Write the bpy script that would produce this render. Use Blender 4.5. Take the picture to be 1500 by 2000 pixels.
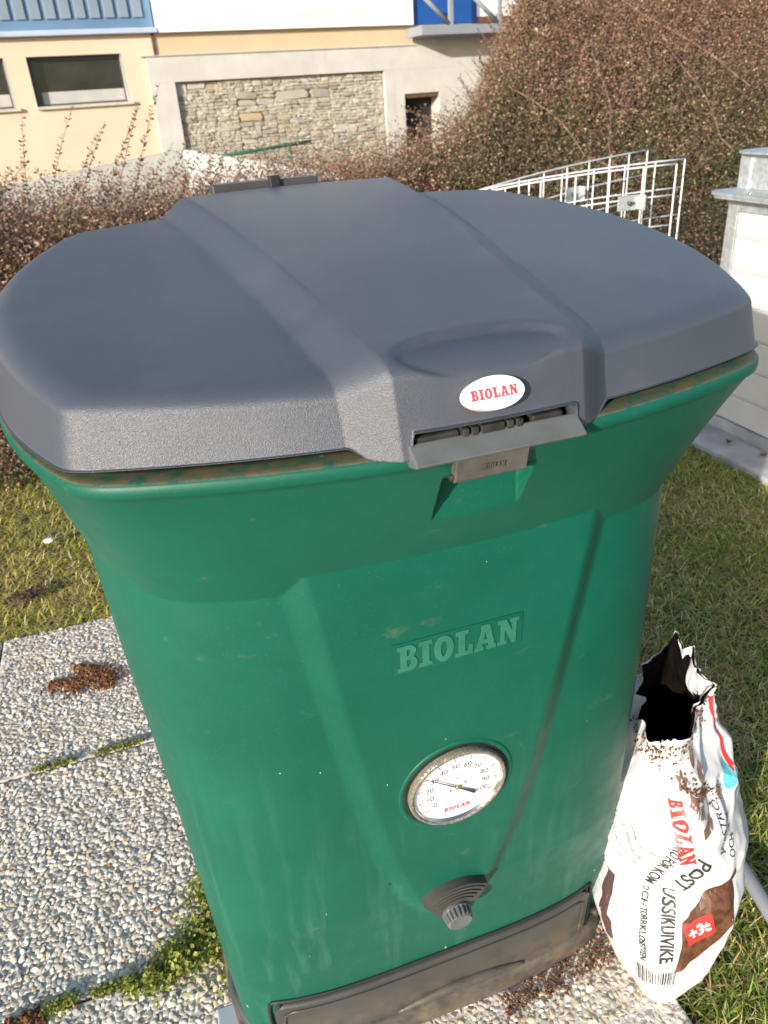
import bpy, bmesh, math, random
import numpy as np
from mathutils import Vector, Matrix, noise as mnoise

rng = np.random.default_rng(7)
random.seed(7)
for o in list(bpy.data.objects):
    bpy.data.objects.remove(o)
scene = bpy.context.scene
COL = scene.collection

# ------------------------------------------------------------------ camera
CAM_H = 1.31985
XC = 0.2493          # middle of the compost bin
RIGHT = Vector((0.9443394, -0.3229154, -0.0628384))
UP = Vector((0.2052008, 0.4288984, 0.8797379))
BACK = Vector((-0.2571296, -0.8436657, 0.4712882))
cam_data = bpy.data.cameras.new("camera")
cam = bpy.data.objects.new("camera", cam_data)
COL.objects.link(cam)
m = Matrix.Identity(4)
for i in range(3):
    m[i][0], m[i][1], m[i][2] = RIGHT[i], UP[i], BACK[i]
m[0][3], m[1][3], m[2][3] = 0, 0, CAM_H
cam.matrix_world = m
cam_data.sensor_fit = 'VERTICAL'
cam_data.sensor_height = 36
cam_data.sensor_width = 27
cam_data.lens = 27.0
cam_data.clip_start = 0.02
cam_data.clip_end = 500
cam_data.dof.use_dof = True
cam_data.dof.focus_distance = 0.85
cam_data.dof.aperture_fstop = 11
scene.camera = cam

# ------------------------------------------------------------------ light
SUN_EL, SUN_AZ = 16.5, 49.0      # light travels towards +x,+y; azimuth measured from +y to +x
world = bpy.data.worlds.new("World")
scene.world = world
world.use_nodes = True
wn = world.node_tree
wn.nodes.clear()
wo = wn.nodes.new('ShaderNodeOutputWorld')
wb = wn.nodes.new('ShaderNodeBackground')
sky = wn.nodes.new('ShaderNodeTexSky')
sky.sky_type = 'NISHITA'
sky.sun_disc = False
sky.sun_elevation = math.radians(SUN_EL)
sky.sun_rotation = math.radians(SUN_AZ + 180)
sky.air_density = 1.0
sky.dust_density = 1.0
wb.inputs['Strength'].default_value = 0.15
wn.links.new(sky.outputs[0], wb.inputs[0])
wn.links.new(wb.outputs[0], wo.inputs[0])
sun_d = bpy.data.lights.new("sun", 'SUN')
sun_d.energy = 4.6
sun_d.angle = math.radians(0.6)
sun_d.color = (1.0, 0.93, 0.82)
sun = bpy.data.objects.new("sun", sun_d)
COL.objects.link(sun)
az, el = math.radians(SUN_AZ), math.radians(SUN_EL)
ldir = Vector((math.sin(az) * math.cos(el), math.cos(az) * math.cos(el), -math.sin(el)))
sun.rotation_euler = ldir.to_track_quat('-Z', 'Y').to_euler()
scene.view_settings.view_transform = 'Standard'
scene.view_settings.look = 'None'
scene.view_settings.gamma = 1
scene.view_settings.exposure = 0.6
scene.render.engine = 'CYCLES'
scene.cycles.max_bounces = 6
scene.cycles.use_denoising = True

# ------------------------------------------------------------------ materials
def nodes_of(name):
    mt = bpy.data.materials.new(name)
    mt.use_nodes = True
    nt = mt.node_tree
    return mt, nt, nt.nodes['Principled BSDF']

def N(nt, typ, **kw):
    n = nt.nodes.new(typ)
    for k, v in kw.items():
        if k in n.inputs:
            n.inputs[k].default_value = v
        else:
            setattr(n, k, v)
    return n

def coords(nt, scale=(1, 1, 1), kind='Object'):
    tc = N(nt, 'ShaderNodeTexCoord')
    mp = N(nt, 'ShaderNodeMapping')
    mp.inputs['Scale'].default_value = scale
    nt.links.new(tc.outputs[kind], mp.inputs[0])
    return mp.outputs[0]

def tex_noise(nt, vec, scale, detail=4, rough=0.55):
    n = N(nt, 'ShaderNodeTexNoise')
    n.inputs['Scale'].default_value = scale
    n.inputs['Detail'].default_value = detail
    n.inputs['Roughness'].default_value = rough
    if vec is not None:
        nt.links.new(vec, n.inputs['Vector'])
    return n.outputs['Fac']

def ramp(nt, fac, stops, interp='LINEAR'):
    r = N(nt, 'ShaderNodeValToRGB')
    r.color_ramp.interpolation = interp
    e = r.color_ramp.elements
    while len(e) < len(stops):
        e.new(0.5)
    for el_, (p, c) in zip(e, stops):
        el_.position = p
        el_.color = (*c, 1) if len(c) == 3 else c
    nt.links.new(fac, r.inputs[0])
    return r.outputs[0]

def g(v):
    return (v, v, v)

def mix(nt, fac, a, b, mode='MIX'):
    x = N(nt, 'ShaderNodeMix', data_type='RGBA', blend_type=mode)
    for sock, val in ((x.inputs[0], fac), (x.inputs[6], a), (x.inputs[7], b)):
        if isinstance(val, (int, float)):
            sock.default_value = val
        elif isinstance(val, tuple):
            sock.default_value = (*val, 1)
        else:
            nt.links.new(val, sock)
    return x.outputs[2]

def mul(nt, a, b, op='MULTIPLY'):
    x = N(nt, 'ShaderNodeMath', operation=op)
    for sock, val in ((x.inputs[0], a), (x.inputs[1], b)):
        if isinstance(val, (int, float)):
            sock.default_value = val
        else:
            nt.links.new(val, sock)
    return x.outputs[0]

def bump(nt, bsdf, height, strength=0.3, dist=0.001):
    b = N(nt, 'ShaderNodeBump')
    b.inputs['Strength'].default_value = strength
    b.inputs['Distance'].default_value = dist
    nt.links.new(height, b.inputs['Height'])
    nt.links.new(b.outputs[0], bsdf.inputs['Normal'])

def simple(name, col, rough=0.5, var=0.15, scale=20, metal=0.0, bump_s=0.0, bump_scale=200, bdist=0.001):
    mt, nt, b = nodes_of(name)
    v = coords(nt)
    f = tex_noise(nt, v, scale, 5)
    lo = tuple(c * (1 - var) for c in col)
    hi = tuple(min(1, c * (1 + var)) for c in col)
    nt.links.new(ramp(nt, f, [(0.3, lo), (0.7, hi)]), b.inputs['Base Color'])
    b.inputs['Roughness'].default_value = rough
    b.inputs['Metallic'].default_value = metal
    if bump_s:
        bump(nt, b, tex_noise(nt, v, bump_scale, 3), bump_s, bdist)
    return mt

def specks(nt, vec, scale, thr, rthr):
    """small scattered dots: 1 inside a dot"""
    vo = N(nt, 'ShaderNodeTexVoronoi')
    vo.inputs['Scale'].default_value = scale
    nt.links.new(vec, vo.inputs['Vector'])
    a = mul(nt, vo.outputs['Distance'], thr, 'LESS_THAN')
    sp = N(nt, 'ShaderNodeSeparateColor')
    nt.links.new(vo.outputs['Color'], sp.inputs[0])
    c = mul(nt, sp.outputs[0], rthr, 'LESS_THAN')
    return mul(nt, a, c)

def mat_green():
    mt, nt, b = nodes_of("green_plastic")
    v = coords(nt)
    big = tex_noise(nt, v, 6, 4)
    c0 = ramp(nt, big, [(0.3, (0.0012, 0.077, 0.048)), (0.7, (0.0028, 0.096, 0.062))])
    streak = tex_noise(nt, coords(nt, (38, 38, 2.2)), 1.0, 5, 0.65)
    sfac = ramp(nt, streak, [(0.52, g(0)), (0.72, g(1))])
    sep = N(nt, 'ShaderNodeSeparateXYZ')
    nt.links.new(v, sep.inputs[0])
    low = N(nt, 'ShaderNodeMapRange')
    low.inputs['From Min'].default_value = 0.75
    low.inputs['From Max'].default_value = 0.3
    nt.links.new(sep.outputs[2], low.inputs[0])
    c1 = mix(nt, mul(nt, mul(nt, sfac, low.outputs[0]), 0.24), c0, (0.10, 0.23, 0.18))
    # fine dust scratches
    fine = tex_noise(nt, v, 420, 2)
    c1 = mix(nt, mul(nt, ramp(nt, fine, [(0.62, g(0)), (0.75, g(1))]), 0.12), c1, (0.12, 0.3, 0.25))
    sp = specks(nt, coords(nt, (1, 1, .8)), 70, 0.045, 0.06)
    c2 = mix(nt, sp, c1, (0.55, 0.62, 0.55))
    sp3 = specks(nt, coords(nt, (1, 1, 0.4)), 30, 0.055, 0.09)
    c2 = mix(nt, mul(nt, sp3, 0.7), c2, (0.40, 0.40, 0.30))
    sp2 = specks(nt, coords(nt, (1, 1, 0.8)), 23, 0.05, 0.07)
    c2 = mix(nt, sp2, c2, (0.015, 0.012, 0.01))
    # brown soil lying on the ledge of the rim
    geo = N(nt, 'ShaderNodeNewGeometry')
    sn = N(nt, 'ShaderNodeSeparateXYZ')
    nt.links.new(geo.outputs['Normal'], sn.inputs[0])
    upm = mul(nt, sn.outputs[2], 0.75, 'GREATER_THAN')
    d = ramp(nt, tex_noise(nt, v, 70, 7, 0.75), [(0.36, g(0)), (0.60, g(1))])
    c3 = mix(nt, mul(nt, mul(nt, upm, d), 0.9), c2, (0.14, 0.095, 0.05))
    # soil smudges on the flare and body
    sm = ramp(nt, tex_noise(nt, coords(nt, (14, 14, 26)), 1.0, 7, 0.72), [(0.62, g(0)), (0.78, g(1))])
    c3 = mix(nt, mul(nt, sm, 0.32), c3, (0.22, 0.19, 0.11))
    nt.links.new(c3, b.inputs['Base Color'])
    rr = ramp(nt, tex_noise(nt, v, 30, 4), [(0.3, g(0.44)), (0.7, g(0.56))])
    nt.links.new(rr, b.inputs['Roughness'])
    b.inputs['Specular IOR Level'].default_value = 0.34
    bump(nt, b, tex_noise(nt, v, 260, 3), 0.09, 0.001)
    return mt

def mat_lid():
    mt, nt, b = nodes_of("grey_grained_plastic")
    v = coords(nt)
    big = tex_noise(nt, v, 5, 5, 0.6)
    c0 = ramp(nt, big, [(0.3, (0.050, 0.056, 0.074)), (0.7, (0.063, 0.070, 0.091))])
    dust = ramp(nt, tex_noise(nt, v, 14, 7, 0.75), [(0.52, g(0)), (0.8, g(1))])
    c1 = mix(nt, mul(nt, dust, 0.18), c0, (0.19, 0.19, 0.19))
    sp = specks(nt, v, 80, 0.04, 0.07)
    c2 = mix(nt, sp, c1, (0.45, 0.44, 0.42))
    sp2 = specks(nt, coords(nt, (1, 0.35, 1)), 26, 0.035, 0.10)
    c2 = mix(nt, sp2, c2, (0.50, 0.46, 0.36))
    nt.links.new(c2, b.inputs['Base Color'])
    b.inputs['Roughness'].default_value = 0.40
    b.inputs['Specular IOR Level'].default_value = 0.72
    vo = N(nt, 'ShaderNodeTexVoronoi')
    vo.inputs['Scale'].default_value = 1350
    nt.links.new(v, vo.inputs['Vector'])
    h = mul(nt, tex_noise(nt, v, 1900, 2), vo.outputs['Distance'], 'ADD')
    bump(nt, b, h, 0.50, 0.0005)
    return mt

def mat_attr(name, rough=0.6, trans=0.0, bump_s=0, bump_scale=300, spec=0.5):
    mt, nt, b = nodes_of(name)
    a = N(nt, 'ShaderNodeAttribute', attribute_name='col')
    nt.links.new(a.outputs['Color'], b.inputs['Base Color'])
    b.inputs['Roughness'].default_value = rough
    b.inputs['Specular IOR Level'].default_value = spec
    if bump_s:
        bump(nt, b, tex_noise(nt, coords(nt), bump_scale, 3), bump_s, 0.001)
    if trans:
        out = nt.nodes['Material Output']
        t = N(nt, 'ShaderNodeBsdfTranslucent')
        nt.links.new(a.outputs['Color'], t.inputs[0])
        ms = N(nt, 'ShaderNodeMixShader')
        ms.inputs[0].default_value = trans
        nt.links.new(b.outputs[0], ms.inputs[1])
        nt.links.new(t.outputs[0], ms.inputs[2])
        nt.links.new(ms.outputs[0], out.inputs[0])
    return mt

def mat_random(name, stops, rough=0.8, bump_s=0.4, bump_scale=60, bdist=0.01):
    """colour picked per object, with grain"""
    mt, nt, b = nodes_of(name)
    oi = N(nt, 'ShaderNodeObjectInfo')
    c = ramp(nt, oi.outputs['Random'], stops)
    v = coords(nt, kind='Object')
    f = tex_noise(nt, v, 9, 6, 0.7)
    c = mix(nt, 0.55, c, ramp(nt, f, [(0.25, g(0.45)), (0.75, g(1.0))]), 'MULTIPLY')
    nt.links.new(c, b.inputs['Base Color'])
    b.inputs['Roughness'].default_value = rough
    bump(nt, b, tex_noise(nt, v, bump_scale, 5, 0.7), bump_s, bdist)
    return mt

def mat_stucco(name, c_lo, c_hi, scale=3, stain=(0.2, 0.18, 0.15), stain_f=0.25):
    mt, nt, b = nodes_of(name)
    v = coords(nt)
    c = ramp(nt, tex_noise(nt, v, scale, 6, 0.65), [(0.3, c_lo), (0.7, c_hi)])
    st = ramp(nt, tex_noise(nt, coords(nt, (5, 5, 0.9)), 1.3, 7, 0.7), [(0.55, g(0)), (0.8, g(1))])
    c = mix(nt, mul(nt, st, stain_f), c, stain)
    nt.links.new(c, b.inputs['Base Color'])
    b.inputs['Roughness'].default_value = 0.9
    bump(nt, b, tex_noise(nt, v, 90, 5), 0.25, 0.004)
    return mt

def mat_galv(name):
    mt, nt, b = nodes_of(name)
    v = coords(nt)
    vo = N(nt, 'ShaderNodeTexVoronoi')
    vo.inputs['Scale'].default_value = 70
    nt.links.new(v, vo.inputs['Vector'])
    sp = N(nt, 'ShaderNodeSeparateColor')
    nt.links.new(vo.outputs['Color'], sp.inputs[0])
    nt.links.new(ramp(nt, sp.outputs[0], [(0, (0.42, 0.45, 0.46)), (1, (0.58, 0.61, 0.62))]), b.inputs['Base Color'])
    b.inputs['Metallic'].default_value = 0.55
    nt.links.new(ramp(nt, tex_noise(nt, v, 25, 4), [(0.3, g(0.35)), (0.7, g(0.55))]), b.inputs['Roughness'])
    return mt

def mat_hatch():
    mt, nt, b = nodes_of("dark_grey_plastic")
    v = coords(nt)
    c = ramp(nt, tex_noise(nt, v, 8, 6, 0.7), [(0.3, (0.036, 0.035, 0.033)), (0.7, (0.058, 0.056, 0.052))])
    sep = N(nt, 'ShaderNodeSeparateXYZ')
    nt.links.new(v, sep.inputs[0])
    low = N(nt, 'ShaderNodeMapRange')
    low.inputs['From Min'].default_value = 0.15
    low.inputs['From Max'].default_value = 0.0
    nt.links.new(sep.outputs[2], low.inputs[0])
    d = ramp(nt, tex_noise(nt, v, 22, 7, 0.75), [(0.38, g(0)), (0.7, g(1))])
    c = mix(nt, mul(nt, mul(nt, d, low.outputs[0]), 0.8), c, (0.24, 0.18, 0.11))
    sm = ramp(nt, tex_noise(nt, coords(nt, (20, 20, 30)), 1.0, 7, 0.75), [(0.66, g(0)), (0.8, g(1))])
    c = mix(nt, mul(nt, sm, 0.35), c, (0.25, 0.23, 0.19))
    nt.links.new(c, b.inputs['Base Color'])
    b.inputs['Roughness'].default_value = 0.45
    bump(nt, b, tex_noise(nt, v, 300, 3), 0.12, 0.001)
    return mt

M = {}
M['green'] = mat_green()
M['lid'] = mat_lid()
M['hatch'] = mat_hatch()
M['latch'] = simple("latch_grey_plastic", (0.098, 0.106, 0.108), 0.45, 0.18, 30, bump_s=0.12, bump_scale=500)
M['latch_plate'] = simple("latch_plate_grey", (0.085, 0.08, 0.072), 0.5, 0.25, 60, bump_s=0.15, bump_scale=400)
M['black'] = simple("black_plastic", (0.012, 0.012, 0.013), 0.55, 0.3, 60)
M['black_dusty'] = simple("dusty_black_plastic", (0.022, 0.021, 0.020), 0.6, 0.5, 90)
M['emboss_plate'] = simple("glossy_green_plate", (0.003, 0.085, 0.054), 0.32, 0.12, 20)
M['emboss_letter'] = simple("pale_frosted_green", (0.020, 0.135, 0.092), 0.62, 0.15, 60, bump_s=0.2, bump_scale=700)
M['badge'] = simple("white_badge", (0.80, 0.79, 0.77), 0.3, 0.03, 30)
M['red_print'] = simple("red_print", (0.52, 0.045, 0.06), 0.5, 0.1, 60)
M['dial'] = simple("white_dial", (0.78, 0.77, 0.82), 0.45, 0.05, 90)
M['dial_black'] = simple("dial_black_print", (0.02, 0.02, 0.022), 0.5, 0.2, 60)
M['steel'] = simple("polished_steel", (0.62, 0.60, 0.56), 0.24, 0.1, 40, metal=1.0)
def mat_bezel():
    mt, nt, b = nodes_of("soiled_steel_rim")
    v = coords(nt)
    d = ramp(nt, tex_noise(nt, v, 240, 6, 0.7), [(0.36, g(0)), (0.50, g(1))])
    nt.links.new(mix(nt, d, (0.46, 0.44, 0.40), (0.14, 0.12, 0.09)), b.inputs['Base Color'])
    nt.links.new(ramp(nt, d, [(0, g(0.9)), (1, g(0.0))]), b.inputs['Metallic'])
    nt.links.new(ramp(nt, d, [(0, g(0.25)), (1, g(0.8))]), b.inputs['Roughness'])
    bump(nt, b, d, 0.3, 0.0008)
    return mt
M['bezel'] = mat_bezel()
M['brass'] = simple("brass", (0.55, 0.45, 0.22), 0.35, 0.1, 40, metal=0.9)
M['galv'] = mat_galv("galvanised_steel")
M['white_wire'] = simple("white_coated_wire", (0.72, 0.73, 0.74), 0.4, 0.06, 10)
M['plaster'] = mat_stucco("beige_plaster", (0.60, 0.47, 0.345), (0.67, 0.53, 0.40), 1.2, (0.55, 0.42, 0.26), 0.3)
M['plaster2'] = mat_stucco("sand_plaster", (0.50, 0.40, 0.26), (0.56, 0.45, 0.30), 1.5, (0.4, 0.33, 0.2), 0.3)
M['concrete'] = mat_stucco("concrete", (0.46, 0.44, 0.41), (0.56, 0.54, 0.50), 2.5, (0.30, 0.28, 0.25), 0.4)
M['parapet'] = mat_stucco("pale_concrete", (0.64, 0.63, 0.60), (0.74, 0.73, 0.69), 2.0, (0.36, 0.34, 0.31), 0.35)
M['ramp'] = mat_stucco("grey_render", (0.36, 0.36, 0.34), (0.43, 0.43, 0.40), 1.6, (0.26, 0.25, 0.23), 0.4)
M['mortar'] = mat_stucco("mortar", (0.33, 0.29, 0.21), (0.44, 0.39, 0.29), 9, (0.3, 0.26, 0.2), 0.3)
M['stone'] = mat_random("field_stone", [(0, (0.44, 0.40, 0.32)), (0.3, (0.58, 0.53, 0.43)), (0.5, (0.40, 0.37, 0.31)), (0.62, (0.66, 0.62, 0.55)),
                                        (0.75, (0.50, 0.37, 0.22)), (0.85, (0.40, 0.38, 0.34)), (1, (0.72, 0.68, 0.60))], 0.9, 0.6, 14, 0.02)
M['frame_dark'] = simple("dark_frame", (0.06, 0.06, 0.07), 0.5, 0.1, 10)
M['frame_grey'] = simple("grey_frame", (0.42, 0.40, 0.40), 0.5, 0.1, 10)
M['sill'] = simple("stone_sill", (0.50, 0.46, 0.37), 0.7, 0.1, 12)
mt, nt, b = nodes_of("window_glass")
b.inputs['Base Color'].default_value = (0.018, 0.018, 0.016, 1)
b.inputs['Roughness'].default_value = 0.06
nt.links.new(ramp(nt, tex_noise(nt, coords(nt), 3, 3), [(0.3, (0.012, 0.012, 0.010)), (0.7, (0.03, 0.03, 0.024))]), b.inputs['Base Color'])
M['glass'] = mt
M['pale_band'] = simple("pale_band_surface", (0.42, 0.41, 0.38), 0.7, 0.1, 6)
M['blue_clad'] = simple("blue_cladding", (0.11, 0.20, 0.32), 0.5, 0.12, 2)
M['channel_glass'] = simple("pale_channel_glass", (0.20, 0.26, 0.33), 0.4, 0.12, 1.5)
M['gutter'] = simple("pale_blue_gutter", (0.42, 0.48, 0.62), 0.45, 0.08, 4)
M['white_clad'] = simple("white_cladding", (0.80, 0.79, 0.75), 0.6, 0.04, 2)
M['blue_door'] = simple("blue_door", (0.012, 0.075, 0.30), 0.45, 0.15, 3)
M['grey_steel'] = simple("painted_grey_steel", (0.24, 0.26, 0.29), 0.45, 0.08, 5)
M['green_rail'] = simple("green_painted_rail", (0.02, 0.15, 0.075), 0.4, 0.15, 10)
M['rust'] = simple("rust_brown", (0.12, 0.06, 0.035), 0.8, 0.3, 20)
M['cab_panel'] = simple("cream_white_panel", (0.58, 0.565, 0.55), 0.5, 0.05, 5, bump_s=0.06, bump_scale=60)
M['strip'] = simple("concrete_strip", (0.34, 0.34, 0.35), 0.75, 0.3, 7, bump_s=0.3, bump_scale=80, bdist=0.003)
M['soil'] = simple("soil", (0.055, 0.042, 0.022), 0.95, 0.4, 60, bump_s=0.8, bump_scale=90, bdist=0.006)
M['cement'] = simple("slab_cement", (0.60, 0.55, 0.48), 0.9, 0.25, 40, bump_s=0.6, bump_scale=300, bdist=0.002)
M['pebble'] = mat_attr("pebbles", 0.55, bump_s=0.15, bump_scale=500)
M['grass'] = mat_attr("grass_blades", 0.55, 0.3, spec=0.3)
M['leaf'] = mat_attr("cotoneaster_leaves", 0.45, 0.15, spec=0.4)
M['twig'] = mat_attr("cotoneaster_twigs", 0.7, spec=0.3)
M['peat'] = mat_attr("peat_crumbs", 0.95, spec=0.1, bump_s=0.5, bump_scale=600)
M['bankdirt'] = simple("leaf_litter", (0.035, 0.024, 0.014), 0.95, 0.5, 30, bump_s=0.8, bump_scale=40, bdist=0.02)
M['pipe'] = simple("grey_pipe", (0.20, 0.21, 0.24), 0.45, 0.1, 20)
M['frame_tube'] = simple("dark_tube", (0.05, 0.05, 0.05), 0.38, 0.2, 30)
M['pale_metal'] = simple("pale_metal", (0.46, 0.50, 0.56), 0.4, 0.08, 20, metal=0.3)

# ------------------------------------------------------------------ mesh helpers
def link(name, me, mat=None, parent=None):
    o = bpy.data.objects.new(name, me)
    COL.objects.link(o)
    if mat is not None and me is not None and not me.materials:
        me.materials.append(mat)
    if parent is not None:
        o.parent = parent
    return o

def empty(name, loc=(0, 0, 0), rz=0.0, parent=None):
    o = bpy.data.objects.new(name, None)
    COL.objects.link(o)
    o.location = loc
    o.rotation_euler = (0, 0, rz)
    o.empty_display_size = 0.1
    if parent is not None:
        o.parent = parent
    return o

def tag(o, label=None, cat=None, group=None, kind=None):
    if label: o['label'] = label
    if cat: o['category'] = cat
    if group: o['group'] = group
    if kind: o['kind'] = kind
    return o

def np_mesh(name, V, F, smooth=True, col=None):
    """V (n,3), F (m,k) constant-size faces"""
    V = np.asarray(V, np.float32); F = np.asarray(F, np.int32)
    me = bpy.data.meshes.new(name)
    me.vertices.add(len(V)); me.vertices.foreach_set('co', V.ravel())
    k = F.shape[1]
    me.loops.add(F.size); me.loops.foreach_set('vertex_index', F.ravel())
    me.polygons.add(len(F))
    me.polygons.foreach_set('loop_start', np.arange(0, F.size, k, dtype=np.int32))
    me.polygons.foreach_set('loop_total', np.full(len(F), k, np.int32))
    me.polygons.foreach_set('use_smooth', np.full(len(F), smooth, bool))
    if col is not None:
        a = me.attributes.new('col', 'FLOAT_COLOR', 'POINT')
        c = np.ones((len(V), 4), np.float32); c[:, :3] = col
        a.data.foreach_set('color', c.ravel())
    me.update(calc_edges=True)
    me.validate()
    return me

def grid_mesh(name, P, close_u=False, smooth=True, flip=False):
    """P (nv,nu,3) -> quads"""
    nv, nu = P.shape[:2]
    idx = np.arange(nv * nu).reshape(nv, nu)
    a = idx if close_u else idx[:, :-1]
    b = np.roll(idx, -1, 1) if close_u else idx[:, 1:]
    F = np.stack([a[:-1], b[:-1], b[1:], a[1:]], -1).reshape(-1, 4)
    if flip: F = F[:, ::-1]
    return np_mesh(name, P.reshape(-1, 3), F, smooth)

def bm_mesh(name, bm, smooth=False):
    me = bpy.data.meshes.new(name)
    bm.normal_update()
    bm.to_mesh(me); bm.free()
    if smooth:
        me.polygons.foreach_set('use_smooth', np.ones(len(me.polygons), bool))
    return me

def box_mesh(name, c, s, bev=0.0, seg=2):
    bm = bmesh.new()
    bmesh.ops.create_cube(bm, size=1)
    for v in bm.verts:
        v.co = Vector((c[0] + v.co.x * s[0], c[1] + v.co.y * s[1], c[2] + v.co.z * s[2]))
    if bev:
        bmesh.ops.bevel(bm, geom=bm.edges[:], offset=bev, segments=seg, affect='EDGES', profile=0.5)
    return bm_mesh(name, bm)

def box(name, x0, x1, y0, y1, z0, z1, mat, parent=None, bev=0.0):
    return link(name, box_mesh(name, ((x0 + x1) / 2, (y0 + y1) / 2, (z0 + z1) / 2), (x1 - x0, y1 - y0, z1 - z0), bev), mat, parent)

def tube_mesh(name, pts, r, seg=8, caps=True):
    pts = [Vector(p) for p in pts]
    rs = r if isinstance(r, (list, tuple)) else [r] * len(pts)
    V = []; F = []
    ref = Vector((0.13, 0.27, 1)).normalized()
    for i, p in enumerate(pts):
        d = (pts[min(i + 1, len(pts) - 1)] - pts[max(i - 1, 0)]).normalized()
        u = d.cross(ref)
        if u.length < 0.05: u = d.cross(Vector((1, 0, 0)))
        u.normalize(); w = d.cross(u)
        for k in range(seg):
            a = 2 * math.pi * k / seg
            V.append(p + (u * math.cos(a) + w * math.sin(a)) * rs[i])
    for i in range(len(pts) - 1):
        for k in range(seg):
            F.append((i * seg + k, i * seg + (k + 1) % seg, (i + 1) * seg + (k + 1) % seg, (i + 1) * seg + k))
    if caps:
        F.append(tuple(range(seg - 1, -1, -1)))
        F.append(tuple((len(pts) - 1) * seg + k for k in range(seg)))
    me = bpy.data.meshes.new(name)
    me.from_pydata(V, [], F)
    me.polygons.foreach_set('use_smooth', np.ones(len(me.polygons), bool))
    me.update()
    return me

def prism_mesh(name, poly, axis_fn, t0, t1):
    """extrude polygon (list of 2d) between t0 and t1; axis_fn(a,b,t)->xyz"""
    n = len(poly)
    V = [axis_fn(a, b, t0) for a, b in poly] + [axis_fn(a, b, t1) for a, b in poly]
    F = [tuple(range(n))[::-1], tuple(range(n, 2 * n))] + [(i, (i + 1) % n, n + (i + 1) % n, n + i) for i in range(n)]
    me = bpy.data.meshes.new(name)
    me.from_pydata(V, [], F)
    me.update()
    bm = bmesh.new(); bm.from_mesh(me)
    bmesh.ops.recalc_face_normals(bm, faces=bm.faces)
    bm.to_mesh(me); bm.free()
    return me

def smoothstep(a, b, x):
    t = np.clip((np.asarray(x, float) - a) / (b - a), 0, 1)
    return t * t * (3 - 2 * t)

# ---- flat artwork: polygons / text -> triangulated flat mesh -> mapped on a surface
def flat_from_curve(cu):
    o = bpy.data.objects.new("tmp_curve", cu)
    COL.objects.link(o)
    dg = bpy.context.evaluated_depsgraph_get()
    me = bpy.data.meshes.new_from_object(o.evaluated_get(dg))
    bpy.data.objects.remove(o)
    bpy.data.curves.remove(cu)
    return me

def flat_polys(polys):
    cu = bpy.data.curves.new("art", 'CURVE')
    cu.dimensions = '2D'; cu.fill_mode = 'BOTH'
    for pl in polys:
        sp = cu.splines.new('POLY')
        sp.points.add(len(pl) - 1)
        for p, (x, y) in zip(sp.points, pl):
            p.co = (x, y, 0, 1)
        sp.use_cyclic_u = True
    return flat_from_curve(cu)

def flat_text(s, size, align='CENTER', shear=0.0, sx=1.0, bold=0.0):
    cu = bpy.data.curves.new("art", 'FONT')
    cu.body = s; cu.size = size; cu.align_x = align; cu.align_y = 'CENTER'
    cu.shear = shear; cu.resolution_u = 3; cu.offset = bold
    me = flat_from_curve(cu)
    if sx != 1.0:
        for v in me.vertices: v.co.x *= sx
    return me

def ell(cx, cy, a, b, n=28):
    return [(cx + a * math.cos(2 * math.pi * i / n), cy + b * math.sin(2 * math.pi * i / n)) for i in range(n)]

def slab_word(width, height):
    """BIOLAN in slab serif letters, centred"""
    def arc(cx, cy, a, b, t0, t1, n=9):
        return [(cx + a * math.cos(math.radians(t0 + (t1 - t0) * i / n)), cy + b * math.sin(math.radians(t0 + (t1 - t0) * i / n))) for i in range(n + 1)]
    L = {}
    L['B'] = (0.88, [[(0, 0), (0.5, 0)] + arc(0.55, 0.28, 0.33, 0.28, -90, 62) + arc(0.52, 0.77, 0.31, 0.23, -45, 90) + [(0, 1), (0, .84), (.12, .84), (.12, .16), (0, .16)],
                     [(.42, .17)] + arc(0.5, 0.30, 0.10, 0.13, -90, 90) + [(.42, .43)],
                     [(.42, .60)] + arc(0.49, 0.72, 0.09, 0.12, -90, 90) + [(.42, .84)]])
    L['I'] = (0.58, [[(0, 0), (.58, 0), (.58, .16), (.44, .16), (.44, .84), (.58, .84), (.58, 1), (0, 1), (0, .84), (.14, .84), (.14, .16), (0, .16)]])
    L['O'] = (0.88, [ell(.44, .5, .44, .515, 32), ell(.44, .5, .145, .31, 24)])
    L['L'] = (0.80, [[(0, 0), (.80, 0), (.80, .40), (.64, .40), (.60, .17), (.44, .17), (.44, .84), (.58, .84), (.58, 1), (0, 1), (0, .84), (.14, .84), (.14, .16), (0, .16)]])
    L['A'] = (1.0, [[(0, 0), (.42, 0), (.42, .15), (.32, .15), (.355, .27), (.62, .27), (.65, .15), (.56, .15), (.56, 0), (1, 0), (1, .15), (.93, .15), (.68, 1), (.28, 1), (.28, .86), (.34, .86), (.09, .15), (0, .15)],
                    [(.40, .42), (.575, .42), (.49, .74)]])
    L['N'] = (0.98, [[(0, 0), (.42, 0), (.42, .15), (.31, .15), (.31, .60), (.66, 0), (.86, 0), (.86, .85), (.98, .85), (.98, 1), (.56, 1), (.56, .85), (.67, .85), (.67, .48), (.37, 1), (0, 1), (0, .85), (.12, .85), (.12, .15), (0, .15)]])
    x = 0; polys = []
    for ch in "BIOLAN":
        w, ps = L[ch]
        polys += [[(x + a, b) for a, b in p] for p in ps]
        x += w + 0.09
    tot = x - 0.09
    return flat_polys([[((a / tot - .5) * width, (b - .5) * height) for a, b in p] for p in polys])

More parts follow.
